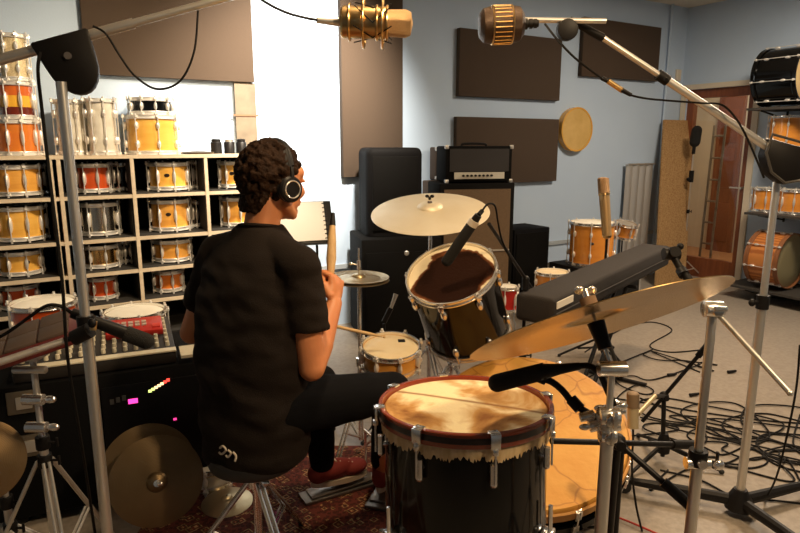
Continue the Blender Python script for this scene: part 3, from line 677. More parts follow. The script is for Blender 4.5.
# ---- rack tom
TC = A(451, 273, 2.62); tn = camn(-.27, .75, .60); TR_ = 47*2.62/620-.010
rt = thing('rack_tom', 'black rack tom with a dark brown and cream hide head', 'drum', TC-tn*.335, axis_rot(tn))
b = MB(); b.lathe([(TR_-.01, -.0), (TR_, -.0), (TR_, .33), (TR_-.01, .33), (TR_-.01, 0)], 64); b.build('shell', gloss_black, rt, L=True)
b = MB(); b.lathe([(0, .337), (TR_*.6, .337), (TR_-.004, .335), (TR_+.002, .327), (TR_-.002, .32)], 64)
b.build('drumhead', hide_mat('dark_cow_hide', TR_, (.80, .68, .46), (.16, .055, .02), (.018, .006, .003), (.34, .38, .46), 4.2, edge=(-.10, .12)), rt, L=True)
for z_ in (.333, .0):
    b = MB(); b.lathe([(TR_+.001, z_-.012), (TR_+.010, z_-.014), (TR_+.011, z_-.008), (TR_+.005, z_-.006), (TR_+.005, z_+.008), (TR_+.009, z_+.012), (TR_+.002, z_+.012), (TR_+.001, z_-.012)], 64); b.build('hoop', chrome, rt, L=True)
for i in range(8):
    R = RZ(.2+i*PI/4); x = TR_+.012; b = MB(); b.box(R @ V((x, 0, .325)), (.02, .022, .022), R); b.ell(R @ V((TR_+.008, 0, .28)), (.014, .014, .028), R); b.cyl(R @ V((x+.002, 0, .345)), R @ V((x+.002, 0, .285)), .004, n=8); b.build('lug', chrome, rt, L=True, bevel=.001)
    b = MB(); b.ell(R @ V((TR_+.008, 0, .05)), (.014, .014, .028), R); b.cyl(R @ V((x+.002, 0, .05)), R @ V((x+.002, 0, -.012)), .004, n=8); b.build('lug', chrome, rt, L=True)
# stand holding the rack tom, behind it
p = TC-tn*.15+V((.0, .25, -.02))
g = tube_stand('tom_stand', 'chrome stand holding the black rack tom', p.x, p.y+.08, .78, rot=PI/2, spread=.25, zj=.32)
b = MB(); b.tube([(p.x, p.y+.08, .77), (p.x, p.y+.02, .79), TC-tn*.15+V((0, .20, -.04))], .009); b.build('holder_arm', chrome, g)
# ---- ride cymbal and stand
rc = A(430, 207, 2.95); rn = camn(-.05, .90, .43)
cymbal('pale ride cymbal above the black rack tom', rc, rn, 59.5*2.95/620, pale_bronze, spin=.5)
def cym_stand(label, c, n, zbase=None, m=chrome, spread=.3, rot=0, zj=.4, xy=None, stack=.05, name='cymbal_stand'):
    c = V(c); n = V(n).normalized()
    lo = c-n*.075
    g = tube_stand(name, label, lo.x, lo.y, lo.z, m=m, spread=spread, zj=zj, rot=rot)
    b = MB(); b.cyl(lo, c+n*stack, .004); b.build('tilter_rod', m, g)
    b = MB(); b.cyl(lo-V((.018, 0, 0)), lo+V((.018, 0, 0)), .014, n=18); b.ell(lo, (.012, .017, .017)); b.build('tilter', m, g)
    b = MB(); b.cyl(c-n*.030, c-n*.012, .011); b.cyl(c+n*(stack-.035), c+n*(stack-.022), .011); b.build('felt', mat('grey_felt', (.12, .10, .09), 1.), g)
    b = MB(); t = c+n*stack; b.cyl(t-n*.012, t, .007); R = axis_rot(n)
    for k in (-1, 1): b.ell(t+R @ V((k*.012, 0, .004)), (.010, .004, .008), R)
    b.build('wing_nut', blackm if label.startswith('chrome stand under') else m, g)
    return g
cym_stand('chrome stand under the ride cymbal', rc, rn, rot=.9, spread=.28)
# ---- hi-hat
hc = A(359, 277, 2.75); hn = camn(.02, .93, .20); hr = 30.5*2.75/620
hat = cym_mat('hihat_bronze', (.62, .50, .30), (.40, .32, .2), .35)
cymbal('top hi-hat cymbal beside the drummer\'s raised hand', hc+V((0, 0, .003)), hn, hr, hat, bow=.014, bell=.014)
cymbal('bottom hi-hat cymbal of the closed pair', hc-V((0, 0, .012)), -hn+V((0, 0, 0)), hr*.99, hat, bow=.012, bell=.012)
g = tube_stand('hihat_stand', 'chrome hi-hat stand left of the small snare', hc.x, hc.y, hc.z-.035, rot=2.2, spread=.26, zj=.33, m=chrome)
b = MB(); b.cyl(hc-V((0, 0, .05)), hc+V((0, 0, .13)), .0035); b.build('pull_rod', chrome, g)
b = MB(); b.cyl(hc+V((0, 0, .035)), hc+V((0, 0, .075)), .009); b.cyl(hc+V((0, 0, .055)), hc+V((-.035, 0, .06)), .004); b.ell(hc+V((-.035, 0, .06)), (.009, .004, .007)); b.build('clutch', chrome, g)
# ---- small snare and stand
sc_ = A(391, 347, 2.62); snn = camn(.02, .93, .36)
sn = drum('small maple snare drum on a stand beside the rack tom', sc_-snn*.075, snn, 30*2.62/620-.009, .075, maple, skin_head, chrome, 8, seg=40, hoop=.02)
b = MB(); o_ = V((.05, .045, .079)); b.box(o_, (.03, .024, .003)); b.build('damping_patch', blackm, sn, L=True, bevel=.001)
g = tube_stand('snare_stand', 'chrome stand carrying the small maple snare', sc_.x+.02, sc_.y+.02, sc_.z-.16, rot=.4, spread=.22, zj=.22)
base = V((sc_.x+.02, sc_.y+.02, sc_.z-.16))
for i in range(3):
    a = .5+i*2*PI/3; edge_ = sc_-snn*.105+axis_rot(snn) @ V((math.cos(a)*.115, math.sin(a)*.115, 0)); b = MB(); b.tube([base, edge_, edge_+snn*.018], .005); b.build('basket_arm', chrome, g)
# ---- crash cymbal at the right, seen from below
cc = A(594, 317, 1.40); cn = camn(-.24, .92, -.285); crr = 134*1.36/620
cymbal('big bronze crash cymbal tilted up at the right of the kit', cc, cn, crr, bronze, bow=.014, bell=.010)
csx, csy = .445, 1.30
g = thing('cymbal_stand', 'chrome stand under the big crash cymbal', 'stand', (cc.x-.0, cc.y, 0))
lo = cc-cn*.12
for i in range(3):
    a = -.6+i*2*PI/3
    b = MB()
    for k in (-1, 1): b.tube([V((lo.x, lo.y, .42))+V((-math.sin(a), math.cos(a), 0))*k*.009, V((lo.x+.33*math.cos(a), lo.y+.33*math.sin(a), .014))+V((-math.sin(a), math.cos(a), 0))*k*.009], .005)
    lg = b.build('leg', chrome, g); b2 = MB(); b2.ell((lo.x+.33*math.cos(a), lo.y+.33*math.sin(a), .012), .012, n=10); b2.build('rubber_foot', rubber, lg)
b = MB(); b.cyl((lo.x, lo.y, .06), (lo.x, lo.y, .80), .0145); b.build('lower_tube', steel, g)
b = MB(); b.cyl((lo.x, lo.y, .80), (lo.x, lo.y, lo.z), .0075); b.build('upper_tube', steel, g)
clamp(g, (lo.x, lo.y, .82), chrome, .022); clamp(g, (lo.x, lo.y, .775), chrome, .018)
b = MB(); b.cyl(lo-V((.03, 0, 0)), lo+V((.03, 0, 0)), .017, n=20); b.build('tilter', chrome, g)
b = MB(); b.cyl(lo, cc+cn*.065, .0045); b.build('tilter_rod', chrome, g)
b = MB(); b.cyl(cc-cn*.075, cc-cn*.012, .015, .020); b.build('sleeve', blackm, g)
b = MB(); b.cyl(cc+cn*.024, cc+cn*.046, .019); b.build('felt', mat('brown_felt', (.16, .10, .06), 1.), g)
b = MB(); t = cc+cn*.058
for k in (-1, 1): b.ell(t+CR*k*.014+CU*.006, (.012, .005, .010))
b.cyl(t-cn*.01, t+cn*.008, .008); b.build('wing_nut', chrome, g)
# ------------------------------------------------------------------ microphones
def mic_body(g, p0, p1, r, m=blackp, head=None, hr=None, hl=.35, hname='grille'):
    p0, p1 = V(p0), V(p1); d = p1-p0; b = MB(); b.cyl(p0, p0+d*(1-hl), r*.75, r, 18); b.build('body', m, g)
    b = MB(); k = p0+d*(1-hl); b.cyl(k, p1-d.normalized()*r, hr or r, n=18); b.ell(p1-d.normalized()*r, hr or r, n=16); b.build(hname, head or m, g)
def cable(label, pts, r=.0035, m=cablem, name='cable', group=None, k=8, cat='cable'):
    b = MB(); b.tube(spline(pts, k), r, 6); return tag(b.build(name, m), label, cat, group)
def dclamp(g, c, wid, hgt, m=blackm, ang=0, yaw=0):
    """a D shaped boom clamp plate: flat top along the boom, round below"""
    P_ = [(-wid/2, hgt*.30), (wid/2, hgt*.30)]+[(wid/2*.86*math.cos(a), -hgt*.05+hgt*.5*math.sin(a)) for a in [-.15-i*(PI-.3)/12 for i in range(13)]]
    R = RZ(yaw) @ Matrix.Rotation(-ang, 3, 'Y') @ Matrix.Rotation(PI/2, 3, 'X')
    b = MB(); b.prism(P_, .05, c, R); b.build('boom_clamp', m, g, bevel=.006)
    b = MB(); b.cyl(c+R @ V((0, 0, .02)), c+R @ V((0, 0, .032)), .008); b.build('clamp_bolt', mat('dull_bolt', (.2, .18, .17), .5, .8), g)
# left overhead stand (thick chrome pole, boom across the top left)
LX, LY = -.763, 1.45
g = thing('microphone_stand', 'tall chrome overhead microphone stand at the left with a long boom', 'microphone stand', (LX, LY, 0))
tripod(g, .02, .30, .42, steel, rot=-PI/2+.3, double=False, tr=.011)
b = MB(); b.cyl((LX, LY, .06), (LX, LY, 1.0), .0135); b.build('lower_tube', steel, g)
b = MB(); b.cyl((LX, LY, .99), (LX, LY, 1.555), .0115); b.build('upper_tube', steel, g)
b = MB(); b.cyl((LX, LY, .96), (LX, LY, 1.01), .020); b.build('collar', blackm, g)
cl = AY(66, 47, LY-.02)
b0 = A(-12, 63, 1.36); b1 = A(66, 38, 1.395); b3 = A(372, -42, 1.62)
bdir = (b3-b0).normalized(); b1 = b0+bdir*(b1-b0).dot(bdir)
b = MB(); b.cyl(b0-bdir*.25, b1+bdir*.15, .0118); b.cyl(b1+bdir*.15, b3, .009); b.build('boom_arm', steel, g)
dclamp(g, V((b1.x, b1.y-.0, b1.z-.035)), .125, .155, blackm, ang=math.asin(bdir.z), yaw=math.atan2(bdir.y, bdir.x))
# gold large condenser in its shock mount, hanging from that boom
mc = A(378, 23, 1.60)
g = thing('studio_microphone', 'gold tube condenser microphone in a shock mount hanging at top centre', 'microphone', mc)
m0, m1 = A(341, 22, 1.60), A(413, 24, 1.60)
dd = (m1-m0).normalized(); LL = (m1-m0).length; rr = 15.5*1.60/620
b = MB(); R = axis_rot(dd); b.lathe([(0, 0), (rr*.85, 0), (rr, .006), (rr, LL*.28), (rr*.96, LL*.285), (rr*.96, LL*.29), (rr, LL*.3), (rr, LL*.62), (rr*.88, LL*.64), (0, LL*.64)], 32, c=m0, R=R); b.build('body', gold, g)
b = MB(); b.lathe([(0, LL*.63), (rr*.82, LL*.63), (rr*.86, LL*.9), (rr*.7, LL*.97), (0, LL)], 32, c=m0, R=R); b.build('grille', mat('gold_mesh', (.62, .40, .2), .5, .9, bump=.8, bscale=700), g)
for k, zz in enumerate((.12, .5, .64)):
    b = MB(); b.torus(m0+dd*LL*zz, dd, rr*(1.03 if k else 1.1), .0035, 32); b.build('ring', gold, g)
b = MB(); mid = m0+dd*LL*.45
for s_ in (-.35, .35):
    b = MB(); b.torus(mid+dd*s_*LL*.75*.5, dd, rr*1.55, .003, 28); b.build('shock_mount_ring', gold, g)
b = MB()
for i in range(6):
    a = i*PI/3+.3; o0 = R @ V((math.cos(a)*rr*1.3, math.sin(a)*rr*1.3, 0)); o1 = R @ V((math.cos(a+.9)*rr*1.05, math.sin(a+.9)*rr*1.05, 0))
    b.tube([mid-dd*LL*.13*2+o0, mid+o1, mid+dd*LL*.13*2+o0], .0016, 6)
b.build('elastic_cord', blackm, g)
b = MB(); b.tube([mid+V((0, 0, rr*1.5)), A(376, -14, 1.60), b3], .005); b.ell(A(376, -6, 1.60), (.010, .008, .008)); b.build('mount_arm', gold, g)
b = MB(); b.cyl(A(317, 20, 1.58), m0, .008, .012); b.build('connector', steel, g)
cable('thin black cable running into the gold condenser microphone', [A(318, 20, 1.58), A(306, 18, 1.57), A(285, 12, 1.555), A(262, 0, 1.54), A(240, -18, 1.52)], .0035)
cable('black cable looping under the left boom arm', [A(93, 26, 1.39), A(106, 34, 1.40), A(120, 56, 1.42), A(135, 76, 1.42), A(157, 89, 1.43), A(180, 81, 1.45), A(194, 52, 1.46), A(198, 11, 1.49)], .0028)
cable('black cable hanging down beside the left stand pole', [A(40, 52, 1.33), A(38, 72, 1.33), A(42, 110, 1.36), A(50, 180, 1.37), A(62, 280, 1.38), A(68, 360, 1.42), A(84, 460, 1.5), AZ(99, 560, .3)], .0036)
# right overhead stand
g = thing('microphone_stand', 'tall chrome overhead microphone stand at the right with a wheeled black base', 'microphone stand', (1.315, 2.18, 0))
RX, RY = 1.315, 2.18
b = MB(); b.cyl((RX, RY, .08), (RX, RY, .85), .016); b.build('lower_tube', steel, g)
b = MB(); b.cyl((RX, RY, .85), (RX, RY, 1.33), .0125); b.build('upper_tube', steel, g)
b = MB(); b.cyl((RX, RY, .83), (RX, RY, .88), .022); b.cyl((RX, RY, .855), (RX-.04, RY-.01, .855), .006); b.ell((RX-.045, RY-.012, .855), (.012, .012, .014)); b.build('collar', blackm, g)
b = MB(); b.lathe([(0, .03), (.05, .03), (.045, .07), (.024, .11), (0, .11)], 24, c=(RX, RY, 0)); b.build('hub', blackp, g)
for a in (2.75, 5.0, .35):
    c_, s_ = math.cos(a), math.sin(a); b = MB(); b.tube([(RX, RY, .06), (RX+.25*c_, RY+.25*s_, .058), (RX+.42*c_, RY+.42*s_, .055)], [.024, .02, .015], 10); lg = b.build('leg', blackp, g)
    b = MB(); b.cyl(V((RX+.42*c_-s_*.014, RY+.42*s_+c_*.014, .032)), V((RX+.42*c_+s_*.014, RY+.42*s_-c_*.014, .032)), .03, n=20); b.build('caster', rubber, lg)
h0 = A(784, 158, 2.13); h1 = A(600, 36, 2.02); h2 = A(570, 20, 1.98)
hd = (h1-h0).normalized()
b = MB(); b.cyl(h0-hd*.38, h0+hd*.52, .0135); b.build('boom_arm', steel, g)
b = MB(); b.cyl(h0+hd*.50, h1, .0095); b.build('boom_extension', steel, g)
b = MB(); kk = h0+hd*.52; b.cyl(kk-hd*.02, kk+hd*.02, .018); b.cyl(kk, kk+V((0, -.03, -.01)), .006); b.build('collar', blackm, g)
b = MB(); b.cyl(h1-hd*.01, h2, .014, .011); b.build('grip', blackm, g)
b = MB(); k2 = A(567, 30, 1.97); b.cyl(k2+V((0, -.016, 0)), k2+V((0, .016, 0)), .033, n=22); b.build('swivel_knob', blackm, g, bevel=.004)
b = MB(); b.cyl(A(524, 20, 1.97), A(606, 21, 1.96), .0085); b.build('arm_rod', steel, g)
Pc = []
for (x, y) in ((763, 141), (797, 150), (806, 172), (797, 183), (780, 186), (766, 176), (759, 158)): Pc.append(((x-782)*2.13/620, -(y-163)*2.13/620))
b = MB(); R = Matrix((CR, CU, CB)).transposed(); R = RZ(0) @ Matrix.Rotation(PI/2, 3, 'X'); b.prism(Pc, .06, h0+V((0, 0, -.01)), R); b.build('boom_clamp', blackm, g, bevel=.008)
b = MB(); b.tube([h0+R @ V((p[0]*1.05, p[1]*1.05, .034)) for p in Pc], .005, 6, closed=True); b.build('clamp_rim', mat('worn_black_edge', (.06, .055, .05), .3), g)
# barrel microphone
q0, q1 = A(478, 26, 1.95), A(524, 24, 1.95); dd = (q1-q0).normalized(); LL = (q1-q0).length; rr = 18.3*1.95/620; R = axis_rot(dd)
g = thing('studio_microphone', 'dark ribbed barrel shaped microphone on the right boom', 'microphone', (q0+q1)/2)
b = MB(); b.lathe([(0, 0), (rr*.62, .004), (rr*.88, .016), (rr, LL*.32), (rr, LL*.70), (rr*.9, LL*.9), (rr*.6, LL*.985), (0, LL)], 36, c=q0, R=R); b.build('body', mat('dark_brown_metal', (.06, .035, .02), .35, .6, bump=.4, bscale=500), g)
for zz in (.30, .72):
    b = MB(); b.torus(q0+dd*LL*zz, dd, rr*1.0, .0025, 36, 6); b.build('band', gold, g)
b = MB()
for i in range(24):
    a = i*2*PI/24; o = R @ V((math.cos(a), math.sin(a), 0))*rr*1.005; b.cyl(q0+dd*LL*.33+o, q0+dd*LL*.69+o, .0016, n=6)
b.build('rib_grille', gold, g)
b = MB()
for zz in (0, .016, .030): b.cyl(q1+dd*zz, q1+dd*(zz+.010), .017-zz*.1, n=18)
b.cyl(q1, q1+dd*.045, .011); b.build('connector', blackm, g)
cable('black cable from the barrel microphone to the gold plug', [A(545, 24, 1.96), A(556, 38, 1.93), A(575, 58, 1.92), A(604, 80, 1.94)], .0035)
g = thing('cable_connector', 'gold plug joining two cables below the right boom', 'connector', A(616, 86, 1.95))
b = MB(); b.cyl(A(608, 81, 1.95), A(623, 91, 1.96), .0085); b.build('sleeve', gold, g)
for pa_, pb_ in (((602, 78), (609, 82)), ((622, 90), (631, 95))):
    b = MB(); b.cyl(A(*pa_, 1.95), A(*pb_, 1.955), .0075, .006); b.build('boot', blackm, g)
cable('long black cable hanging from the gold plug along the right boom', [A(630, 95, 1.96), A(650, 99, 1.98), A(700, 103, 2.03), A(722, 105, 2.05), A(737, 120, 2.05), A(748, 140, 2.06), A(758, 163, 2.05), A(764, 178, 2.05)], .0035)
# ------------------------------------------------------------------ microphone over the rack tom
g = thing('drum_microphone', 'black tube shaped microphone pointing at the dark rack tom head', 'microphone', A(455, 245, 2.45))
a0, a1 = A(447, 261, 2.47), A(471, 226, 2.40); dd = (a1-a0)
b = MB(); b.cyl(a0, a1, .022, .021, 20); b.ell(a0, .022, n=16); b.build('grille', foam, g)
b = MB(); b.cyl(a1, a1+dd*.30, .019, .014, 18); b.build('body', blackp, g)
b = MB(); b.cyl(a1+dd*.02, a1+dd*.16, .0215, n=20); b.build('band', mat('pale_ring', (.7, .62, .5), .4, .3), g)
b = MB(); tip = A(482, 211, 2.4); b.cyl(a1+dd*.3, tip, .009); b.build('connector', blackm, g)
cable('cable curling from the rack tom microphone down to its stand', [tip, A(488, 204, 2.4), A(495, 206, 2.42), A(498, 222, 2.45), A(502, 240, 2.5), A(512, 262, 2.55)], .004)
sp = V((A(512, 300, 2.9).x, A(512, 300, 2.9).y, 0))
g = tube_stand('microphone_stand', 'black boom stand behind the rack tom', sp.x+.06, sp.y, .78, cat='microphone stand', m=blackp, spread=.26, zj=.16, r=.0115, double=False, tr=.008, rot=.4)
b = MB(); top = V((sp.x+.06, sp.y, .80)); b.cyl(top-V((0, 0, .05)), top, .017); b.cyl(A(489, 224, 2.44), top+(top-A(489, 224, 2.44)).normalized()*.22, .0075); b.ell(top, .018, n=12); b.build('boom', blackp, g)
# little black microphone on a short stand behind the hi-hat
g = thing('drum_microphone', 'slim black and chrome microphone standing between hi-hat and rack tom', 'microphone', A(391, 308, 3.0))
b = MB(); b.cyl(A(384, 322, 3.0), A(391, 308, 3.0), .013, n=12); b.build('body', blackp, g)
b = MB(); b.cyl(A(391, 308, 3.0), A(396, 294, 3.0), .008, .011, n=12); b.build('grille', steel, g)
P = A(384, 324, 3.02)
g = tube_stand('microphone_stand', 'short black stand under the slim microphone behind the snare', P.x, P.y+.01, P.z, cat='microphone stand', m=blackp, spread=.2, zj=.12, double=False, tr=.006, r=.009)
# tall tan condenser on a stand by the orange tom
P = A(607, 236, 4.0)
g = tube_stand('microphone_stand', 'black stand holding the tan tube microphone before the orange tom', P.x, P.y, P.z-.02, cat='microphone stand', m=blackp, spread=.26, zj=.14, double=False, tr=.008, r=.011, rot=.9)
c0 = V((P.x, P.y, P.z)); g = thing('studio_microphone', 'tall tan tube microphone upright before the orange tom', 'microphone', c0)
tanm = mat('tan_metal', (.42, .27, .12), .4, .5)
c1 = A(603, 177, 4.0); d_ = c1-c0
b = MB(); b.cyl(c0, c0+d_*.72, .030, .034, 22); b.build('body', tanm, g)
b = MB(); b.cyl(c0+d_*.725, c0+d_*.97, .036, .036, 22); b.ell(c0+d_*.965, (.036, .036, .012)); b.build('grille', mat('tan_mesh', (.34, .20, .09), .5, .6, bump=.6, bscale=600), g)
b = MB(); b.cyl(c0+d_*.69, c0+d_*.72, .037, n=22); b.build('ring', gold, g)
b = MB(); b.cyl(c0-d_*.04, c0, .022, .030, 18); b.build('ring', gold, g)
# foam microphone on a stand by the door
P = AZ(682, 278, 0)
g = tube_stand('microphone_stand', 'thin microphone stand in front of the chipboard by the door', P.x, P.y, 1.30, cat='microphone stand', m=steel, spread=.25, zj=.2, double=False, tr=.007, r=.010, rot=.3)
b = MB(); b.cyl((P.x, P.y, 1.02), (P.x, P.y, 1.14), .024); b.ell((P.x-.03, P.y-.01, 1.05), .02, n=10); b.build('collar', blackm, g)
T_ = V((P.x, P.y, 1.31)); g = thing('foam_microphone', 'black foam covered microphone on the thin stand by the door', 'microphone', T_)
b = MB(); b.cyl(T_, T_+V((0, -.01, .10)), .017); b.build('body', blackp, g)
b = MB(); b.cap(T_+V((0, -.01, .12)), T_+V((.005, -.02, .235)), .052, .050, 20); b.build('windscreen', foam, g)
P = SMALLTOM
drum('small orange tom held on a thin stand right of the tan microphone', V((P.x, P.y, P.z-.12)), (.12, -.2, 1), .085, .11, MATS['amber_orange_shell'], clearhead, chrome, 6, name='small_drum', seg=32)
tube_stand('tom_stand', 'thin stand under the small orange tom', P.x, P.y+.01, P.z-.15, m=blackp, spread=.12, zj=.15, r=.009, double=False, tr=.006)
# ------------------------------------------------------------------ long black keyboard case on an X stand
k0, k1 = A(550, 302, 2.75), A(668, 252, 4.06)
k1.z = k0.z+.02
ax_ = (k1-k0); LK = ax_.length; ax_.normalize(); cx_ = (k0+k1)/2
Rk = Matrix((ax_, V((0, 0, 1)).cross(ax_).normalized(), ax_.cross(V((0, 0, 1)).cross(ax_).normalized()))).transposed()
g = thing('keyboard_case', 'long black padded case lying slanted behind the crash cymbal', 'case', cx_, Rk)
b = MB(); b.box((0, .08, -.05), (LK, .19, .13)); b.build('body', mat('black_nylon', (.014, .010, .008), .85, bump=.4, bscale=180), g, L=True, bevel=.022, seg=3)
b = MB(); b.box((-LK/2+.12, -.018, -.022), (.17, .004, .032)); b.build('label_strip', mat('white_label', (.75, .7, .6), .6), g, L=True, label='white label strip')
b = MB(); b.tube([(-LK/2+.03, -.017, -.06), (LK/2-.03, -.017, -.06)], .003, 6); b.build('zipper', mat('dark_zip', (.08, .07, .06), .4, .6), g, L=True)
g = thing('keyboard_stand', 'black folding stand under the long padded case', 'stand', (cx_.x, cx_.y, 0))
nn = V((-ax_.y, ax_.x, 0)).normalized()
ck = cx_+nn*.07
zt = k0.z-.128
for off in (-.03, .03):
    for s_ in (-1, 1):
        b = MB(); a0 = V((ck.x, ck.y, 0))+nn*off-ax_*s_*.26+V((0, 0, .02)); a1 = V((ck.x, ck.y, zt-.0))+nn*off+ax_*s_*.24; a0.z = .02; a1.z = zt
        b.cyl(a0, a1, .012); b.build('leg', blackp, g)
for s_ in (-1, 1):
    b = MB(); m_ = V((ck.x, ck.y, zt-.005))+ax_*s_*.24; m_.z = zt-.004; b.cyl(m_-nn*.09, m_+nn*.09, .012); b.build('support_bar', blackp, g)
    b = MB(); m_ = V((ck.x, ck.y, .014))+ax_*s_*.26; m_.z = .014; b.cyl(m_-nn*.18, m_+nn*.18, .012); b.build('foot_bar', blackp, g)
# ------------------------------------------------------------------ chrome boom stand right of the crash
JX, JY = .757, 1.452
jt = AY(713, 309, JY)
g = tube_stand('boom_stand', 'chrome boom stand with a long diagonal rod right of the crash cymbal', jt.x, jt.y, jt.z, cat='stand', m=steel, spread=.30, zj=.34, r=.0145, rot=.6, thin=.011, seglen=.62)
b = MB(); b.cyl(jt-V((.022, 0, 0)), jt+V((.022, 0, 0)), .020, n=20); b.cyl(jt-V((0, .03, 0)), jt+V((0, .02, 0)), .012); b.box(jt+V((.0, -.035, .01)), (.03, .008, .012)); b.build('swivel', chrome, g, bevel=.001)
r0, r1 = A(790, 393, 1.36), A(693, 287, 1.56); b = MB(); b.cyl(r0, r1, .0065); b.ell(r0, .0075, n=10); b.build('rod', steel, g)
b = MB(); b.cyl(A(701, 296, 1.55), A(680, 268, 1.60), .0105); b.cyl(A(684, 275, 1.585), A(681, 270, 1.60), .014); b.build('grip', blackm, g)
mm = A(672, 254, 1.62); b = MB(); b.cyl(mm-V((.022, 0, 0)), mm+V((.018, 0, 0)), .016); b.cyl(mm-V((0, .02, -.01)), mm+V((0, .02, 0)), .014); b.ell(mm+V((.02, 0, .02)), .009, n=10); b.cyl(A(680, 268, 1.60), mm, .009); b.build('clip', blackm, g)
b = MB(); cz = .62; b.cyl((jt.x-.03, jt.y, cz), (jt.x+.03, jt.y, cz), .016); b.cyl((jt.x, jt.y-.03, cz+.01), (jt.x, jt.y+.02, cz+.01), .012); b.ell((jt.x+.05, jt.y-.01, cz), (.014, .008, .014)); b.build('wing_clamp', chrome, g)
# ------------------------------------------------------------------ black microphone over the floor tom
g = thing('drum_microphone', 'long black microphone reaching over the tan floor tom head', 'microphone', A(515, 378, 1.52))
u0, u1 = A(545, 371, 1.50), A(497, 383, 1.54)
b = MB(); b.cyl(u0, u1, .021, .0225, 22); b.ell(u1, (.0225, .0225, .0225), n=16); b.build('grille', foam, g)
b = MB(); b.tube([A(540, 372, 1.50), A(560, 369, 1.49), A(580, 366, 1.48)], [.0205, .013, .009], 14); b.build('body', blackp, g)
b = MB(); b.cyl(A(530, 376, 1.51), A(545, 381, 1.51), .008, .010); b.build('mount', blackm, g)
cable('thick black cable dropping from the floor tom microphone to the chrome clamps', [A(578, 366, 1.48), A(590, 366, 1.47), A(600, 374, 1.46), A(608, 392, 1.46), A(614, 405, 1.47)], .0075)
ks = V((lo.x, lo.y, 0))
cj = AY(603, 421, 1.33)
g = thing('gooseneck_arm', 'black gooseneck arm holding the floor tom microphone to the clamps', 'arm', cj)
b = MB(); b.tube(spline([A(536, 378, 1.52), A(550, 381, 1.51), A(562, 390, 1.49), A(573, 403, 1.47), A(588, 413, 1.45), cj], 6), .0085, 10); b.build('neck', blackm, g)
b = MB(); p_, p2 = A(571, 399, 1.475), A(580, 409, 1.46); b.cyl(p_, p2, .014); b.build('collar', blackp, g)
b = MB()
for (x, y, r_) in ((587, 416, .014), (596, 424, .020), (606, 415, .016), (612, 426, .018), (618, 412, .010)): P = A(x, y, 1.44); b.cyl(P-V((.016, 0, .004)), P+V((.016, .0, .004)), r_*.8, n=12)
for (x, y) in ((585, 427), (622, 406), (600, 408)): P = A(x, y, 1.42); b.ell(P, (.014, .006, .008))
b.build('clamp', chrome, g)
# black boom stands crossing at the lower right
def black_boom(label, base, top, ends, r=.0085, legs=.26, rot=.3, zj=.10, grip=None):
    g = thing('microphone_stand', label, 'microphone stand', (base[0], base[1], 0))
    tripod(g, .015, zj, legs, blackp, rot, False, .008)
    b = MB(); b.lathe([(0, zj-.04), (.028, zj-.04), (.03, zj+.01), (.016, zj+.05), (0, zj+.05)], 18, c=(base[0], base[1], 0)); b.build('hub', blackm, g)
    b = MB(); b.cyl((base[0], base[1], .03), V(top), .010); b.build('pole', blackp, g)
    b = MB(); b.ell(V(top), (.022, .02, .022), n=12); b.cyl(V(top)-V((0, .03, 0)), V(top)+V((0, .02, 0)), .013); b.build('swivel', blackm, g)
    b = MB(); b.cyl(ends[0], ends[1], r); b.build('boom', blackp, g)
    e0, e1 = V(ends[0]), V(ends[1]); b = MB(); k = grip or .82; b.cyl(e0+(e1-e0)*k, e1, r*1.6); b.build('counterweight', blackm, g)
    return g
bx = AZ(662, 462, .0)
tp_ = AY(664, 396, bx.y)
B1 = black_boom('low black stand with a slanted boom over the cable tangle', (bx.x, bx.y), tp_, (tp_+(tp_-A(711, 341, 2.62)).normalized()*.16, A(711, 341, 2.62)), legs=.24, rot=-.45, zj=.09)
# small tan pencil microphone near the clamps
pm0, pm1 = A(633, 428, 2.3), A(633, 394, 2.3)
g = thing('pencil_microphone', 'small tan microphone upright beside the orange bass drum head', 'microphone', pm0)
dd = pm1-pm0
b = MB(); b.cyl(pm0, pm0+dd*.6, .020, n=18); b.build('body', mat('pale_tan_metal', (.50, .40, .24), .4, .4), g)
b = MB(); b.cyl(pm0+dd*.6, pm1, .0225, n=18); b.ell(pm1, (.0225, .0225, .01)); b.build('grille', mat('dark_tan_mesh', (.22, .15, .09), .6, .4), g)
b = MB(); b.cyl(A(638, 414, 2.3), A(655, 396, 2.4), .009); b.build('swivel_mount', MATS['pale_tan_metal'], g)
b = MB(); b.cyl(A(655, 396, 2.4), tp_, .008); b.build('clip', blackm, g)
cable('thin cable dropping from the small tan microphone', [pm0, A(633, 440, 2.3), A(632, 470, 2.28), A(636, 505, 2.25), AZ(642, 531, .006)], .004)
# stand with the horizontal boom
hx = AZ(612, 575, 0)
hy = AY(612, 446, hx.y)
B2 = black_boom('black stand with a level boom crossing before the orange bass drum', (hx.x, hx.y), V((hx.x, hx.y, hy.z)), (A(551, 441, 1.70), A(697, 445, 1.84)), legs=.20, rot=-.3)
# big diagonal boom
g = thing('microphone_stand', 'black boom stand leaning diagonally down to the right with chrome wing clamp', 'microphone stand', (lo.x+.16, lo.y+.38, 0))
sx_, sy_ = lo.x+.16, lo.y+.38
tripod(g, .015, .12, .24, blackp, .5, False, .008)
tz = AY(596, 430, sy_)
e0, e1 = A(611, 436, 1.72), A(697, 512, 1.62)
pt = e0+(e1-e0)*.08
b = MB(); b.cyl((sx_, sy_, .03), pt, .0115); b.build('pole', blackp, g)
b = MB(); b.cyl(e0-(e1-e0)*.1, e1, .0085); b.cyl(e0+(e1-e0)*.62, e0+(e1-e0)*.98, .015); b.build('boom', blackp, g)
b = MB(); b.ell(pt, .024, n=12); b.cyl(pt-V((0, .03, 0)), pt+V((0, .02, 0)), .014); b.build('swivel', blackm, g)
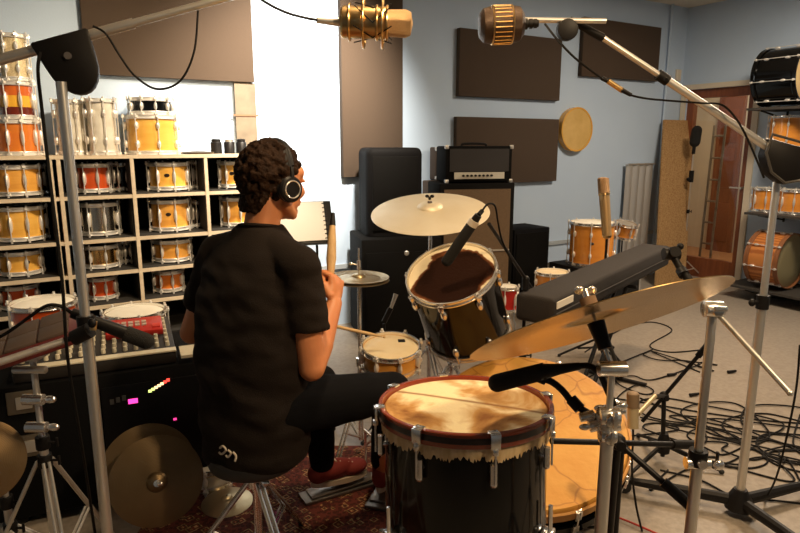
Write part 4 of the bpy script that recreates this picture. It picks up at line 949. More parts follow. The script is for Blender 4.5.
# ------------------------------------------------------------------ cases, mixer and things at the left
cy = math.radians(24)
Rc = RZ(cy)
cc_ = V((-1.19, 2.46, 0)); CWd, CDp, CHt = .86, .50, .56
g = thing('rack_case', 'black equipment rack case under the mixer with small coloured lights', 'case', cc_, Rc)
b = MB(); b.box((0, 0, CHt/2+.02), (CWd, CDp, CHt-.04)); b.build('body', mat('case_carpet_black', (.004, .004, .0045), .8, bump=.2, bscale=200, spec=.1), g, L=True, bevel=.008)
for sx in (-1, 1):
    for sy in (-1, 1):
        b = MB(); b.lathe([(0, 0), (.02, 0), (.025, .02), (0, .02)], 14, c=(sx*.36, sy*.19, 0)); b.build('foot', rubber, g, L=True)
b = MB(); b.box((.17, -CDp/2-.004, .33), (.44, .012, .36)); b.build('rack_panel', mat('rack_panel_black', (.005, .005, .006), .4, spec=.2), g, L=True, bevel=.002)
for k, (x, z_) in enumerate(((-.30, .50), (-.30, .33))):
    b = MB(); b.box((x, -CDp/2-.004, z_), (.11, .010, .085)); b.build('latch', mat('latch_metal', (.20, .17, .13), .4, .8), g, L=True, bevel=.003)
    b = MB(); b.box((x, -CDp/2-.013, z_), (.05, .010, .045)); b.build('latch_handle', steel, g, L=True, bevel=.002)
def lit(name, col, s): return mat(name, col, .4, emit=col, estr=s)
Ri_ = MW[g].inverted()
def face_pt(x, y):
    r = ray(x, y); n = Rc @ V((0, -1, 0)); p0 = cc_+n*(CDp/2+.011); o = V((0, 0, H)); k = (p0-o).dot(n)/r.dot(n); return Ri_ @ (o+r*k)
p_ = face_pt(133, 401); b = MB(); b.box(p_, (.034, .006, .018)); b.build('pink_button', lit('pink_light', (1, .05, .35), 2.2), g, L=True, label='glowing pink button')
p0_, p1_ = face_pt(150, 391), face_pt(168, 380)
for i in range(7):
    t = i/6; p = p0_.lerp(p1_, t); b = MB(); b.box(p, (.012, .006, .010)); b.build('meter_light', lit('green_light', (.75, .9, .25), 1.6) if i < 2 else (lit('amber_light', (1, .6, .3), 2.2) if i < 5 else lit('red_light', (1, .06, .04), 2.2)), g, L=True)
p_ = face_pt(175, 419); b = MB(); b.box(p_, (.012, .006, .008)); b.build('power_light', lit('magenta_light', (1, .05, .3), 1.5), g, L=True)
b = MB()
for i in range(3):
    p = face_pt(112+6*i, 402-2*i); b.box(p, (.014, .004, .02))
b.build('display_mark', mat('dim_display', (.08, .08, .08), .4), g, L=True)
# mixer
mx_ = cc_+Rc @ V((-.03, -.02, CHt+.002))
g = thing('mixing_desk', 'pale mixing desk covered with rows of knobs on the rack case', 'mixer', mx_, Rc @ Matrix.Rotation(math.radians(5), 3, 'X'))
b = MB(); b.box((-.02, 0, .045), (.56, .42, .05)); b.build('body', mat('mixer_dark', (.02, .017, .015), .5), g, L=True, bevel=.006)
b = MB(); b.box((-.02, -.195, .073), (.56, .035, .008)); b.build('front_strip', mat('cream_plastic', (.72, .66, .5), .5), g, L=True, bevel=.002)
kb = [MB(), MB()]
def knobmesh(): b = MB(); b.lathe([(0, 0), (.007, 0), (.006, .014), (0, .015)], 8); return b.mesh('knob', MATS['cream_plastic'])
km = cached('knob', knobmesh)
for i in range(14):
    for j in range(7): share('knob', km, g, Matrix.Translation((-.275+i*.039, -.14+j*.048, .070)) @ Matrix.Scale(1.25, 4))
b = MB(); b.box((.33, -.18, .05), (.11, .10, .012), None); b.build('script_tray', MATS['cream_plastic'], g, L=True)
# red device lying on the mixer
P = A(134, 324, 2.62)
g = thing('red_effects_box', 'red electronic effects box with pale buttons on the mixer', 'box', P-V((0, 0, .03)), Rc @ Matrix.Rotation(math.radians(12), 3, 'X'))
b = MB(); b.box((0, 0, .015), (.22, .13, .03)); b.build('body', mat('red_plastic', (.55, .03, .02), .35), g, L=True, bevel=.006)
b = MB()
for i in range(5):
    for j in range(2): b.box((-.065+i*.026, -.01+j*.026, .032), (.018, .016, .006))
b.build('button_rows', mat('pale_buttons', (.6, .5, .42), .5), g, L=True)
b = MB(); b.box((.085, -.03, .032), (.03, .03, .006)); b.build('pad', mat('red_pad', (.75, .05, .03), .3), g, L=True)
for i in range(4):
    b = MB(); b.cyl((-.09+i*.06, .04, 0), (-.09+i*.06, .04, -.03), .008); b.build('foot', rubber, g, L=True)
# white headed drums behind the mixer
def floor_drum(label, x, y, d_, wpx, depth, sm, n=8):
    P = A(x, y, d_); r = wpx*d_/620/2-.01
    return legged_drum(label, P.x, P.y, P.z, r, depth, sm, whitehead, n=n)
floor_drum('floor drum with a white head behind the drum pad at the far left', 43, 303, 3.02, 62, .20, redor)
floor_drum('floor drum with a white head behind the red effects box', 135, 312, 3.0, 60, .16, brass, n=10)
# percussion pad on a chrome stand
S0 = A(28, 350, 1.86)
pc = [A(-14, 331, 1.98), A(46, 314, 2.02), A(68, 337, 1.76), A(-8, 366, 1.66)]
pn = (pc[1]-pc[0]).cross(pc[3]-pc[0]).normalized(); pn = -pn if pn.z < 0 else pn
pcen = sum(pc, V((0, 0, 0)))/4
xa = ((pc[1]-pc[0])+(pc[2]-pc[3])).normalized(); ya_ = pn.cross(xa).normalized()
Rp = Matrix((xa, ya_, pn)).transposed()
wx = .26; wy = .25
g = thing('drum_pad', 'brown electronic drum pad with square tiles at the left edge', 'drum pad', pcen, Rp)
b = MB(); b.box((0, 0, -.02), (wx+.05, wy+.03, .035)); b.build('body', mat('dark_red_plastic', (.10, .012, .01), .4), g, L=True, bevel=.006)
b = MB()
for i in range(3):
    for j in range(2): b.box((-wx/3+i*wx/3, -wy/4+j*wy/2, .001), (wx/3-.006, wy/2-.008, .010))
b.build('rubber_tiles', mat('brown_rubber_tile', (.07, .045, .032), .8), g, L=True, bevel=.002)
PSx, PSy = pcen.x, pcen.y
g = tube_stand('pad_stand', 'chrome stand holding the electronic drum pad', PSx+.02, PSy, pcen.z-.06, cat='stand', m=steel, spread=.24, zj=.45, r=.013, rot=-.9)
b = MB(); b.box((PSx+.02, PSy, pcen.z-.055), (.07, .07, .03)); b.cyl((PSx-.03, PSy-.02, pcen.z-.10), (PSx+.07, PSy-.02, pcen.z-.10), .012); b.build('mount', steel, g, bevel=.004)
for z_ in (.57, .66):
    b = MB(); b.cyl((PSx-.01, PSy-.02, z_), (PSx+.05, PSy-.02, z_), .017); b.ell((PSx+.07, PSy-.02, z_), (.02, .01, .012)); b.build('wing_clamp', chrome, g)
# low chrome boom and black microphone in front of it
g = thing('clip_on_boom', 'short chrome boom arm clamped to the left overhead stand', 'boom arm', A(30, 352, 1.50))
b = MB(); b.cyl(A(-30, 372, 1.40), A(64, 341, 1.50), .0085); b.build('arm_tube', steel, g)
b = MB(); p_ = A(82, 334, 1.49); b.cyl(A(64, 341, 1.50), p_, .0065); b.cyl(p_-V((.02, 0, .01)), p_+V((.02, 0, .01)), .019); b.ell(A(92, 323, 1.47), (.010, .008, .012)); b.build('clamp', blackm, g)
b = MB(); b.cyl(A(93, 330, 1.48), A(94, 321, 1.48), .008); b.build('brass_tip', gold, g)
g = thing('drum_microphone', 'long black microphone aimed down over the mixer', 'microphone', A(105, 325, 1.52))
m0, m1 = A(72, 313, 1.52), A(146, 341, 1.56)
b = MB(); b.cyl(m0, m0.lerp(m1, .72), .0125, .017, 18); b.build('body', blackp, g)
b = MB(); b.cyl(m0.lerp(m1, .72), m1, .020, .020, 18); b.ell(m1, .020, n=14); b.build('grille', foam, g)
cable('black cable arching over the drum pad to the low microphone', [A(-20, 346, 1.50), A(5, 334, 1.50), A(28, 318, 1.50), A(46, 306, 1.50), A(60, 306, 1.51), m0], .0045)
# cymbals leaning on the rack case
nf = (Rc @ V((0, -1, 0))+V((0, 0, .30))).normalized()
def lean(label, x, y, d_, rpx, tz=0):
    c = A(x, y, d_); return cymbal(label, c, nf, rpx*d_/620, dark_cym, bow=.016, bell=.018)
ca = A(157, 482, 2.10); cymbal('large dark cymbal leaning upright against the rack case, in front', ca, nf, 45*2.10/620, dark_cym, bow=.016, bell=.018)
cb = A(149, 470, 2.17); cymbal('dark cymbal standing just behind the large leaning cymbal', cb, nf, 45*2.17/620, dark_cym, bow=.016, bell=.018)
g = thing('cymbal_clip', 'small chrome clip at the centre of the leaning dark cymbal', 'clip', ca)
b = MB(); b.cyl(ca-nf*.12, ca+nf*.035, .005); b.ell(ca+nf*.03+V((.008, 0, 0)), (.012, .006, .009)); b.cyl(ca+nf*.012, ca+nf*.024, .012); b.build('wing_nut', chrome, g)
cl_ = A(-22, 463, 1.85); cymbal('dark cymbal cut by the left edge of the frame', cl_, (nf+V((.25, -.3, .1))).normalized(), 42*1.85/620, cym_mat('brown_cymbal', (.26, .17, .08), (.34, .23, .12), .4), bow=.016, bell=.018)
g = tube_stand('cymbal_stand', 'low chrome stand behind the cymbal at the left edge', cl_.x+.0, cl_.y+.10, cl_.z+.05, m=steel, spread=.22, zj=.2, rot=.5)
b = MB(); b.cyl((cl_.x, cl_.y+.10, cl_.z+.03), cl_, .006); b.build('holder_arm', steel, g)
# small cymbal on the floor
P = AZ(227, 499, .03)
cymbal('small bronze cymbal lying on the rug behind the throne', V((P.x, P.y, .035)), V((0, -.05, 1)), .100, hat, bow=.018, bell=.012)
P = AZ(212, 481, .05)
drum('low drum with pearl shell on the rug behind the small cymbal', V((P.x-.02, P.y+.05, .03)), (0, 0, 1), .085, .07, pearl, whitehead, chrome, 6, name='small_drum', seg=32, spin=.6)
# ------------------------------------------------------------------ music stand
mp0 = A(303, 223, 3.1)
g = tube_stand('music_stand', 'black music stand beyond the drummer\'s face', mp0.x+.06, mp0.y+.05, mp0.z-.05, m=blackp, spread=.26, zj=.2, r=.009, double=False, tr=.006)
Rm = RZ(math.radians(20)) @ Matrix.Rotation(math.radians(68), 3, 'X')
b = MB(); b.box(mp0, (.30, .22, .008), Rm); b.box(mp0+Rm @ V((0, -.112, .018)), (.30, .008, .04), Rm); b.build('desk', blackp, g, bevel=.002)
g = thing('spiral_notebook', 'white spiral bound sheet music book on the music stand', 'book', mp0+Rm @ V((-.015, 0, .010)), Rm)
b = MB(); b.box((0, .004, 0), (.255, .20, .008)); b.build('pages', mat('white_paper', (.93, .93, .93), .8), g, L=True)
b = MB(); b.box((.132, .004, 0), (.012, .20, .009)); b.build('cover_edge', blackm, g, L=True)
b = MB()
for i in range(9): b.torus((.126, -.086+i*.0225, 0), (0, 1, 0), .009, .0022, 14, 6)
b.build('spiral_binding', blackm, g, L=True)
# ------------------------------------------------------------------ rug
def rug_mat():
    m = mat('persian_rug_wool', (.2, .05, .03), .95, bump=.5, bscale=220); nt = m.node_tree; N = nt.nodes; L = nt.links; P_ = N['Principled BSDF']
    tc = N.new('ShaderNodeTexCoord'); v = N.new('ShaderNodeTexVoronoi'); v.distance = 'MANHATTAN'; v.inputs['Scale'].default_value = 22; L.new(tc.outputs['Object'], v.inputs['Vector'])
    v2 = N.new('ShaderNodeTexVoronoi'); v2.distance = 'CHEBYCHEV'; v2.inputs['Scale'].default_value = 60; L.new(tc.outputs['Object'], v2.inputs['Vector'])
    r = N.new('ShaderNodeValToRGB'); r.color_ramp.interpolation = 'CONSTANT'; E_ = r.color_ramp.elements
    E_[0].color = (.55, .34, .14, 1); E_[1].position = .2; E_[1].color = (.24, .04, .02, 1)
    for p, c in ((.34, (.07, .035, .02, 1)), (.46, (.42, .24, .10, 1)), (.60, (.14, .025, .015, 1))): x = E_.new(p); x.color = c
    L.new(v.outputs['Distance'], r.inputs[0])
    r2 = N.new('ShaderNodeValToRGB'); r2.color_ramp.interpolation = 'CONSTANT'; r2.color_ramp.elements[0].color = (.4, .35, .3, 1); r2.color_ramp.elements[1].position = .4; r2.color_ramp.elements[1].color = (1, 1, 1, 1); L.new(v2.outputs['Distance'], r2.inputs[0])
    mx = N.new('ShaderNodeMix'); mx.data_type = 'RGBA'; mx.blend_type = 'MULTIPLY'; mx.inputs['Factor'].default_value = .9; L.new(r.outputs[0], mx.inputs['A']); L.new(r2.outputs[0], mx.inputs['B']); L.new(mx.outputs['Result'], P_.inputs['Base Color']); return m
b = MB(); b.box((-.22, 1.85, .005), (1.50, 1.75, .010)); tag(b.build('persian_rug', rug_mat(), bevel=.003), 'patterned red and brown Persian rug under the drum kit', 'rug')
# ------------------------------------------------------------------ cables on the floor
rng = random.Random(11)
def tangle(label, cx, cy, n, rx, ry, seed, r=.0042, tails=(), zb=.006):
    rg = random.Random(seed); pts = []; a = rg.uniform(0, 6.28)
    c = AZ(cx, cy, 0)
    if tails and tails[0]: pts += [AZ(x, y, .006) for x, y in tails[0]]
    cc0 = c.copy(); R_ = .5*max(rx, ry)*rg.uniform(.7, 1.)
    for i in range(n):
        a += rg.uniform(.75, 1.15)
        if i % 6 == 5: cc0 = c+V((rg.uniform(-rx, rx), rg.uniform(-ry, ry)*1.3, 0)); R_ = rg.uniform(.25, .8)*max(rx, ry)
        pts.append(cc0+V((R_*rg.uniform(.85, 1.1)*math.cos(a), R_*rg.uniform(.8, 1.1)*math.sin(a), 0)))
    if len(tails) > 1: pts += [AZ(x, y, .006) for x, y in tails[1]]
    for i, p in enumerate(pts): p.z = r+.001+rg.choice((0, .004, .010))*(.5+zb*0)
    return cable(label, pts, r, k=10)
tangle('looped black cable on the floor behind the kit, farthest from the camera', 663, 357, 12, .26, .16, 1, tails=([(560, 395), (600, 372)], [(700, 372)]))
tangle('coiled black cable left of the low black stand', 640, 385, 9, .28, .15, 2, tails=([(700, 365)], [(620, 395), (600, 420)]))
tangle('black cable loops between the chrome boom stand and the tall stand, upper bundle', 735, 428, 30, .38, .16, 3, tails=([(640, 418), (680, 425)], [(800, 415)]))
tangle('black cable loops on the floor under the diagonal chrome rod', 745, 450, 28, .30, .14, 4, tails=([(650, 440)], [(810, 450)]))
tangle('black cable loops close to the wheeled stand base', 765, 470, 22, .22, .12, 5, tails=([(690, 455)], [(810, 500)]))
tangle('black cable ring lying left of the chrome boom stand', 660, 430, 10, .16, .09, 6, tails=([(600, 440)], [(720, 440)]))
for i, (l, pts) in enumerate((
    ('straight black cable running right across the floor below the crash cymbal', [(590, 395), (640, 402), (700, 412), (760, 420), (812, 424)]),
    ('black cable crossing the floor just above the cable tangle', [(640, 398), (690, 418), (750, 430), (815, 436)]),
    ('black cable snaking to the right edge along the floor, lowest one', [(660, 470), (700, 480), (735, 497), (770, 500), (815, 505)]),
    ('black cable curving from the low stand toward the tall chrome pole', [(668, 470), (650, 490), (690, 468), (730, 462), (770, 440), (815, 462)]),
    ('black cable along the floor at the foot of the right wall', [(745, 290), (770, 297), (800, 300), (830, 305)]),
    ('black cable trailing from the keyboard stand over the open floor', [(585, 352), (620, 330), (650, 322), (672, 330), (650, 345), (668, 352), (700, 350)]))):
    cable(l, [AZ(x, y, .006) for x, y in pts], .0042)
cable('red cable running along the floor beside the bass drum', [AZ(575, 505, .012), AZ(600, 512, .012), AZ(625, 520, .012), AZ(660, 535, .012)], .004, mat('red_cable_rubber', (.35, .02, .01), .5))
cable('black cable hanging down at the right edge beside the tall stand', [A(800, 345, 2.0), A(796, 390, 2.05), A(786, 440, 2.1), A(776, 478, 2.25), AZ(765, 500, .006)], .0035)
tangle('black cables heaped on the floor beside the throne legs', 585, 520, 8, .12, .07, 8)
for (x, y, l) in ((668, 375, 'black cable plug on the floor by the far cable loop'), (690, 395, 'black cable plug lying by the chrome boom stand'), (728, 372, 'black cable plug at the end of the far loop')):
    P = AZ(x, y, .012); b = MB(); b.cyl(P, P+V((.06, .02, 0)), .010, .007, 12); tag(b.build('cable_plug', blackm), l, 'plug')
# ================================================================== the drummer
def blob(name, mb, m, voxel, smooth, parent, sf=.5, disp=None, label=None):
    me = mb.mesh(name+'_tmp', m, sharp=180); o = bpy.data.objects.new(name, me); C.objects.link(o)
    r = o.modifiers.new('r', 'REMESH'); r.mode = 'VOXEL'; r.voxel_size = voxel; r.use_smooth_shade = True
    if smooth: s_ = o.modifiers.new('s', 'SMOOTH'); s_.factor = sf; s_.iterations = smooth
    dg = bpy.context.evaluated_depsgraph_get(); dg.update(); ev = o.evaluated_get(dg); new = bpy.data.meshes.new_from_object(ev)
    o.modifiers.clear(); o.data = new; bpy.data.meshes.remove(me); new.name = name
    if not new.materials: new.materials.append(m)
    if disp:
        nv = [v.normal.copy() for v in new.vertices]
        for v, n_ in zip(new.vertices, nv): v.co += n_*disp(v.co, n_)
    if parent is not None:
        inv = mw(parent).inverted(); new.transform(inv); o.parent = parent; MW[o] = mw(parent)
    new.polygons.foreach_set('use_smooth', [True]*len(new.polygons)); new.update()
    if label: o['label'] = label
    return o
skin = mat('skin', (.60, .24, .10), .5, col2=(.54, .20, .08), scale=10)
skin.node_tree.nodes['Principled BSDF'].inputs['Subsurface Weight'].default_value = .08
hairm = mat('dark_brown_hair', (.010, .0045, .002), .7, col2=(.028, .012, .005), scale=60, bump=.5, bscale=120, spec=.12)
shirtm = mat('black_cotton', (.013, .009, .007), .9, bump=.25, bscale=300, spec=.15)
trousm = mat('black_denim', (.004, .004, .005), .9, bump=.2, bscale=400, spec=.1)
TH = math.radians(57); f = V((math.cos(TH), math.sin(TH), 0)); rt_ = V((math.sin(TH), -math.cos(TH), 0)); up = V((0, 0, 1))
pel = V((-.47, 1.87, .605))
man = thing('person', 'person with curly dark hair in a black T-shirt playing the drums, seen from behind', 'person', (pel.x, pel.y, 0))
neck = V((-.445, 1.965, 1.168)); hd_ = V((-.404, 2.00, 1.287))
shR = V((-.307, 1.835, 1.045)); shL = V((-.605, 2.03, 1.045))
elR = V((-.270, 1.80, .745)); wrR = V((-.216, 1.97, .905))
elL = V((-.735, 2.10, .765)); wrL = V((-.56, 2.28, .80))
hipR = pel+rt_*.09; hipL = pel-rt_*.09
knR = V((-.03, 2.055, .56)); anR = V((-.07, 2.28, .14)); knL = V((-.31, 2.20, .54)); anL = V((-.315, 2.30, .12))
# orientation of the head
HH = math.radians(44); fh = V((math.cos(HH), math.sin(HH), -.10)).normalized(); rh = V((math.sin(HH), -math.cos(HH), 0)); uh = rh.cross(fh).normalized()
if uh.z < 0: uh = -uh
RH = Matrix((fh, -rh, uh)).transposed()
def hp(a, b_, c): return hd_+fh*a+rh*b_+uh*c
B = MB()
# head
B.ell(hp(-.012, 0, .030), (.097, .076, .092), RH, 24)
B.ell(hp(.030, 0, -.030), (.062, .060, .080), RH, 20)
B.ell(hp(.062, 0, -.083), (.030, .030, .026), RH, 14)
B.ell(hp(.074, 0, .045), (.022, .052, .030), RH, 14)
for s_ in (-1, 1):
    B.ell(hp(.070, s_*.036, -.015), (.022, .022, .024), RH, 12)
    B.cap(hp(.015, s_*.055, -.060), hp(.062, s_*.022, -.092), .018, .016, 10)
    B.ell(hp(-.004, s_*.078, -.005), (.018, .010, .030), RH, 12)
    B.ell(hp(.086, s_*.030, .020), (.010, .017, .006), RH, 10)
B.cap(hp(.088, 0, .022), hp(.110, 0, -.018), .009, .012, 10)
for s_ in (-1, 1): B.ell(hp(.101, s_*.012, -.022), (.010, .009, .008), RH, 8)
B.ell(hp(.092, 0, -.048), (.010, .024, .006), RH, 10); B.ell(hp(.090, 0, -.059), (.010, .021, .006), RH, 10)
# neck and trunk
B.cap(neck-V((0, 0, .03)), hp(-.028, 0, -.045), .058, .055, 20)
B.ell(V((-.452, 1.945, 1.07)), (.15, .085, .07), RZ(TH-PI/2), 20)
B.ell(V((-.465, 1.91, .92)), (.150, .095, .17), RZ(TH-PI/2), 20)
B.ell(V((-.47, 1.88, .72)), (.14, .095, .17), RZ(TH-PI/2), 20)
B.ell(pel, (.15, .11, .09), RZ(TH-PI/2), 20)
# arms
for S, E, Wr in ((shR, elR, wrR), (shL, elL, wrL)):
    B.ell(S, .055, None, 16); B.cap(S, E, .050, .040, 18); B.cap(S.lerp(E, .3), S.lerp(E, .6), .050, .047, 16)
    B.cap(E, E.lerp(Wr, .35), .041, .043, 18); B.cap(E.lerp(Wr, .3), Wr, .043, .027, 18)
# legs
for Hh, K, An in ((hipR, knR, anR), (hipL, knL, anL)):
    B.cap(Hh, K, .075, .052, 16); B.cap(K, K.lerp(An, .35), .050, .048, 16); B.cap(K.lerp(An, .3), An, .048, .034, 16); B.cap(An, An+V((.07, .10, -.05)), .033, .03, 12)
def hand(B, w, d, n, s, grip=1.0, r=.0092):
    """wrist w, d to the knuckles, n out of the palm, s towards the thumb"""
    d = d.normalized(); n = (n-d*n.dot(d)).normalized(); s = (s-d*s.dot(d)-n*s.dot(n)).normalized(); R = Matrix((d, s, n)).transposed()
    B.ell(w+d*.045, (.050, .038, .017), R, 16); B.cap(w, w+d*.03, .024, .02, 14)
    for k, (o, l1, l2, l3, rr) in enumerate(((.030, .043, .026, .021, r), (.010, .047, .030, .023, r), (-.011, .043, .028, .022, r*.97), (-.030, .034, .021, .019, r*.88))):
        p = w+d*(.086-.004*abs(k-1))+s*o; B.cap(w+d*.03+s*o*.7, p, r*1.2, r*1.15, 10)
        a = 0
        for L_, t in ((l1, 62*grip), (l2, 85*grip), (l3, 60*grip)):
            a += math.radians(t); q_ = p+(d*math.cos(a)+n*math.sin(a))*L_; B.cap(p, q_, rr, rr*.92, 10); p = q_
    t0 = w+d*.020+s*.026; t1 = w+d*.055+s*.040+n*.020; t2 = w+d*.080+s*.028+n*.040; t3 = w+d*.088+s*.008+n*.052
    B.cap(t0, t1, .015, .012, 12); B.cap(t1, t2, .0115, .0105, 12); B.cap(t2, t3, .0105, .009, 12)
hdR = V((.06, .42, .80)); nR = -rt_; sR = V((.05, -.75, .5))
hand(B, wrR, hdR, nR, sR)
hdL = V((.55, .75, -.05)); nL = V((.1, 0, -1)); sL = V((.8, -.55, 0))
hand(B, wrL, hdL, nL, sL)
body = blob('body', B, skin, .0045, 3, man, .5)
# hair: curls spread over the skull
Hm = MB(); rg = random.Random(5)
Hm.ell(hp(-.022, 0, .040), (.092, .080, .088), RH, 24)
cnt = 0
while cnt < 560:
    v = V((rg.gauss(0, 1), rg.gauss(0, 1), rg.gauss(0, 1))).normalized()
    if v.x > .62 and v.z < .62: continue
    if v.x > .15 and v.z < .12: continue
    if v.z < -.72: continue
    if v.x > -.1 and v.z < -.35: continue
    base = hp(-.018+.104*v.x, -.084*v.y, .034+.100*v.z)
    Hm.ell(base+V((rg.uniform(-1, 1), rg.uniform(-1, 1), rg.uniform(-1, 1)))*.004, (rg.uniform(.007, .014),)*3, None, 8); cnt += 1
for i in range(110):                                             # nape
    a = rg.uniform(-1, 1); Hm.ell(hp(-.075-.02*(1-a*a)+rg.uniform(-.004, .004), a*.058, -.030-rg.uniform(0, .052)), rg.uniform(.008, .013), None, 8)
def hdisp(c, n_): return .004*noise.noise(c*90)+.0025*noise.noise(c*200)
blob('hair', Hm, hairm, .0042, 1, man, .4, hdisp)
# T-shirt
T = MB(); Rt = RZ(TH-PI/2)
rings = [(.425, pel+V((.0, -.0, 0)), .168, .150), (.48, pel+V((-.0, -.0, 0)), .172, .152), (.54, pel+V((-.0, -.002, 0)), .178, .150), (.62, V((-.472, 1.872, 0)), .186, .144), (.73, V((-.474, 1.88, 0)), .190, .138), (.84, V((-.474, 1.895, 0)), .196, .136),
         (.94, V((-.468, 1.915, 0)), .198, .132), (1.03, V((-.460, 1.935, 0)), .190, .118), (1.09, V((-.455, 1.95, 0)), .160, .100), (1.13, V((-.450, 1.958, 0)), .110, .082), (1.165, V((-.447, 1.964, 0)), .072, .068)]
n = 48; vs = []; fs = []
for z_, c, a_, b_ in rings:
    for i in range(n):
        t = 2*PI*i/n; ct, st_ = math.cos(t), math.sin(t); k = 2.4; x = a_*abs(ct)**(2/k)*(1 if ct > 0 else -1); y = b_*abs(st_)**(2/k)*(1 if st_ > 0 else -1)
        p = Rt @ V((x, y, 0)); vs.append(V((c.x, c.y, z_))+p)
for l in range(len(rings)-1):
    for i in range(n): fs.append((l*n+i, l*n+(i+1) % n, (l+1)*n+(i+1) % n, (l+1)*n+i))
fs += [tuple(range(n))[::-1], tuple(range((len(rings)-1)*n, len(rings)*n))]
T.add(vs, fs)
T.cap(V((-.447, 1.955, 1.112)), shR+V((0, 0, .014)), .058, .064, 20); T.cap(V((-.447, 1.955, 1.112)), shL+V((0, 0, .014)), .058, .064, 20)
for S, E in ((shR, elR), (shL, elL)):
    T.ell(S, .070, None, 20); p = S.lerp(E, .62); T.cyl(S, p, .066, .070, 28)
def sdisp(c, n_):
    k = max(0, min(1, (1.15-c.z)/.15)); fold = noise.noise(V((c.x*7, c.y*7, c.z*16)))*.010+noise.noise(V((c.x*16+c.z*9, c.y*16, c.z*26)))*.006
    drape = .006*math.sin(c.z*38+c.x*22)*max(0, 1-abs(c.z-.62)/.2)
    return k*(fold+drape)
blob('t_shirt', T, shirtm, .007, 4, man, .5, sdisp, 'plain black short sleeved T-shirt')
b = MB(); b.torus(V((-.444, 1.964, 1.158)), V((.05, .22, 1)), .067, .006, 40, 8); b.build('collar', shirtm, man)
# trousers
Tr = MB(); Tr.ell(pel+V((0, 0, -.005)), (.170, .130, .095), Rt, 24); Tr.ell(pel+V((0, 0, -.05)), (.165, .13, .055), Rt, 24)
for Hh, K, An in ((hipR, knR, anR), (hipL, knL, anL)):
    Tr.cap(Hh, K, .098, .070, 20); Tr.cap(K, An+V((0, 0, .04)), .066, .050, 20)
blob('trousers', Tr, trousm, .008, 3, man, .5, lambda c, n_: .006*noise.noise(c*14))
# small pale print at the back hem
from mathutils.bvhtree import BVHTree
tee = bpy.data.objects['t_shirt']; Mt = mw(tee)
bvh = BVHTree.FromPolygons([Mt @ v.co for v in tee.data.vertices], [tuple(p.vertices) for p in tee.data.polygons])
def on_shirt(x, y):
    r = ray(x, y).normalized(); h_ = bvh.ray_cast(V((0, 0, H)), r); return None if h_[0] is None else h_[0]-r*.002
strokes = [[(220, 448), (223, 446), (226, 450), (222, 454), (219, 452)], [(228, 450), (231, 453), (228, 457), (226, 455)], [(233, 452), (236, 456), (235, 461)]]
b = MB()
for sk in strokes:
    pp = [on_shirt(*p) for p in sk]
    if all(p is not None for p in pp): b.tube(spline(pp, 4), .0035, 6)
if b.v: b.build('hem_print', mat('cream_print', (.7, .62, .5), .8), man, label='small cream squiggle print on the back hem')
# shoes
for An, dr, in ((anR, V((.3, .95, 0))), (anL, V((.80, .45, 0)))):
    dr = dr.normalized(); sd = V((dr.y, -dr.x, 0)); R = Matrix((dr, -sd, V((0, 0, 1)))).transposed(); c = V((An.x, An.y, .062))
    S_ = MB(); S_.ell(c+dr*.135+V((0, 0, .0)), (.065, .046, .032), R, 18); S_.ell(c+dr*.05+V((0, 0, .012)), (.09, .042, .042), R, 18); S_.ell(c-dr*.015+V((0, 0, .012)), (.048, .038, .046), R, 16); S_.cap(c+V((0, 0, .02)), c+V((0, 0, .055)), .044, .042, 16)
    sh_ = blob('shoe', S_, mat('red_canvas', (.20, .018, .012), .8), .005, 3, man)
    b = MB(); poly = []
    for i in range(24):
        t = 2*PI*i/24; x = .075+.125*math.cos(t); w = .040+.010*math.cos(t); poly.append((x, w*math.sin(t)))
    b.prism(poly, .022, c+V((0, 0, -.032)), R); so = b.build('sole', mat('cream_rubber', (.62, .5, .36), .6), man); so.parent = sh_
    b = MB()
    for i in range(5): q0_ = c+dr*(.055+i*.018)+V((0, 0, .052-i*.006)); b.cyl(q0_-sd*.018, q0_+sd*.018, .0035)
    la = b.build('laces', MATS['cream_rubber'], man); la.parent = sh_
# headphones
g = thing('headphones', 'black over-ear headphones with a silver ring worn by the drummer', 'headphones', hp(0, 0, .12))
b = MB(); arc = []
for i in range(21):
    a = PI*i/20; arc.append(hp(-.002, .094*math.cos(a), -.0+.142*math.sin(a) if True else 0))
vs = []
b.tube(arc, .009, 10)
b.tube([p+fh*.010 for p in arc[3:-3]], .007, 8); b.tube([p-fh*.010 for p in arc[3:-3]], .007, 8); b.build('headband', blackm, g)
for s_ in (-1, 1):
    c0 = hp(.000, s_*.080, -.008); n_ = rh*s_
    R = axis_rot(n_)
    b = MB(); b.lathe([(0, .004), (.030, .004), (.040, .010), (.041, .018), (.036, .024), (.028, .026), (0, .026)], 32, c=c0, R=R, sy=1.0); cup = b.build('ear_cup', blackp, g)
    b = MB(); b.torus(c0+n_*.0265, n_, .0265, .0028, 36, 8); b.build('ring', mat('silver_ring', (.75, .72, .68), .25, .9), cup, label='silver ring')
    b = MB(); b.torus(c0+n_*.004, n_, .031, .011, 32, 10); b.build('cushion', mat('soft_black_leather', (.02, .018, .016), .5), g)
    b = MB(); b.tube([hp(0, s_*.094, .0)+n_*.002, hp(0, s_*.099, .035), hp(0, s_*.092, .060)], .007, 8); b.build('yoke', blackm, g)
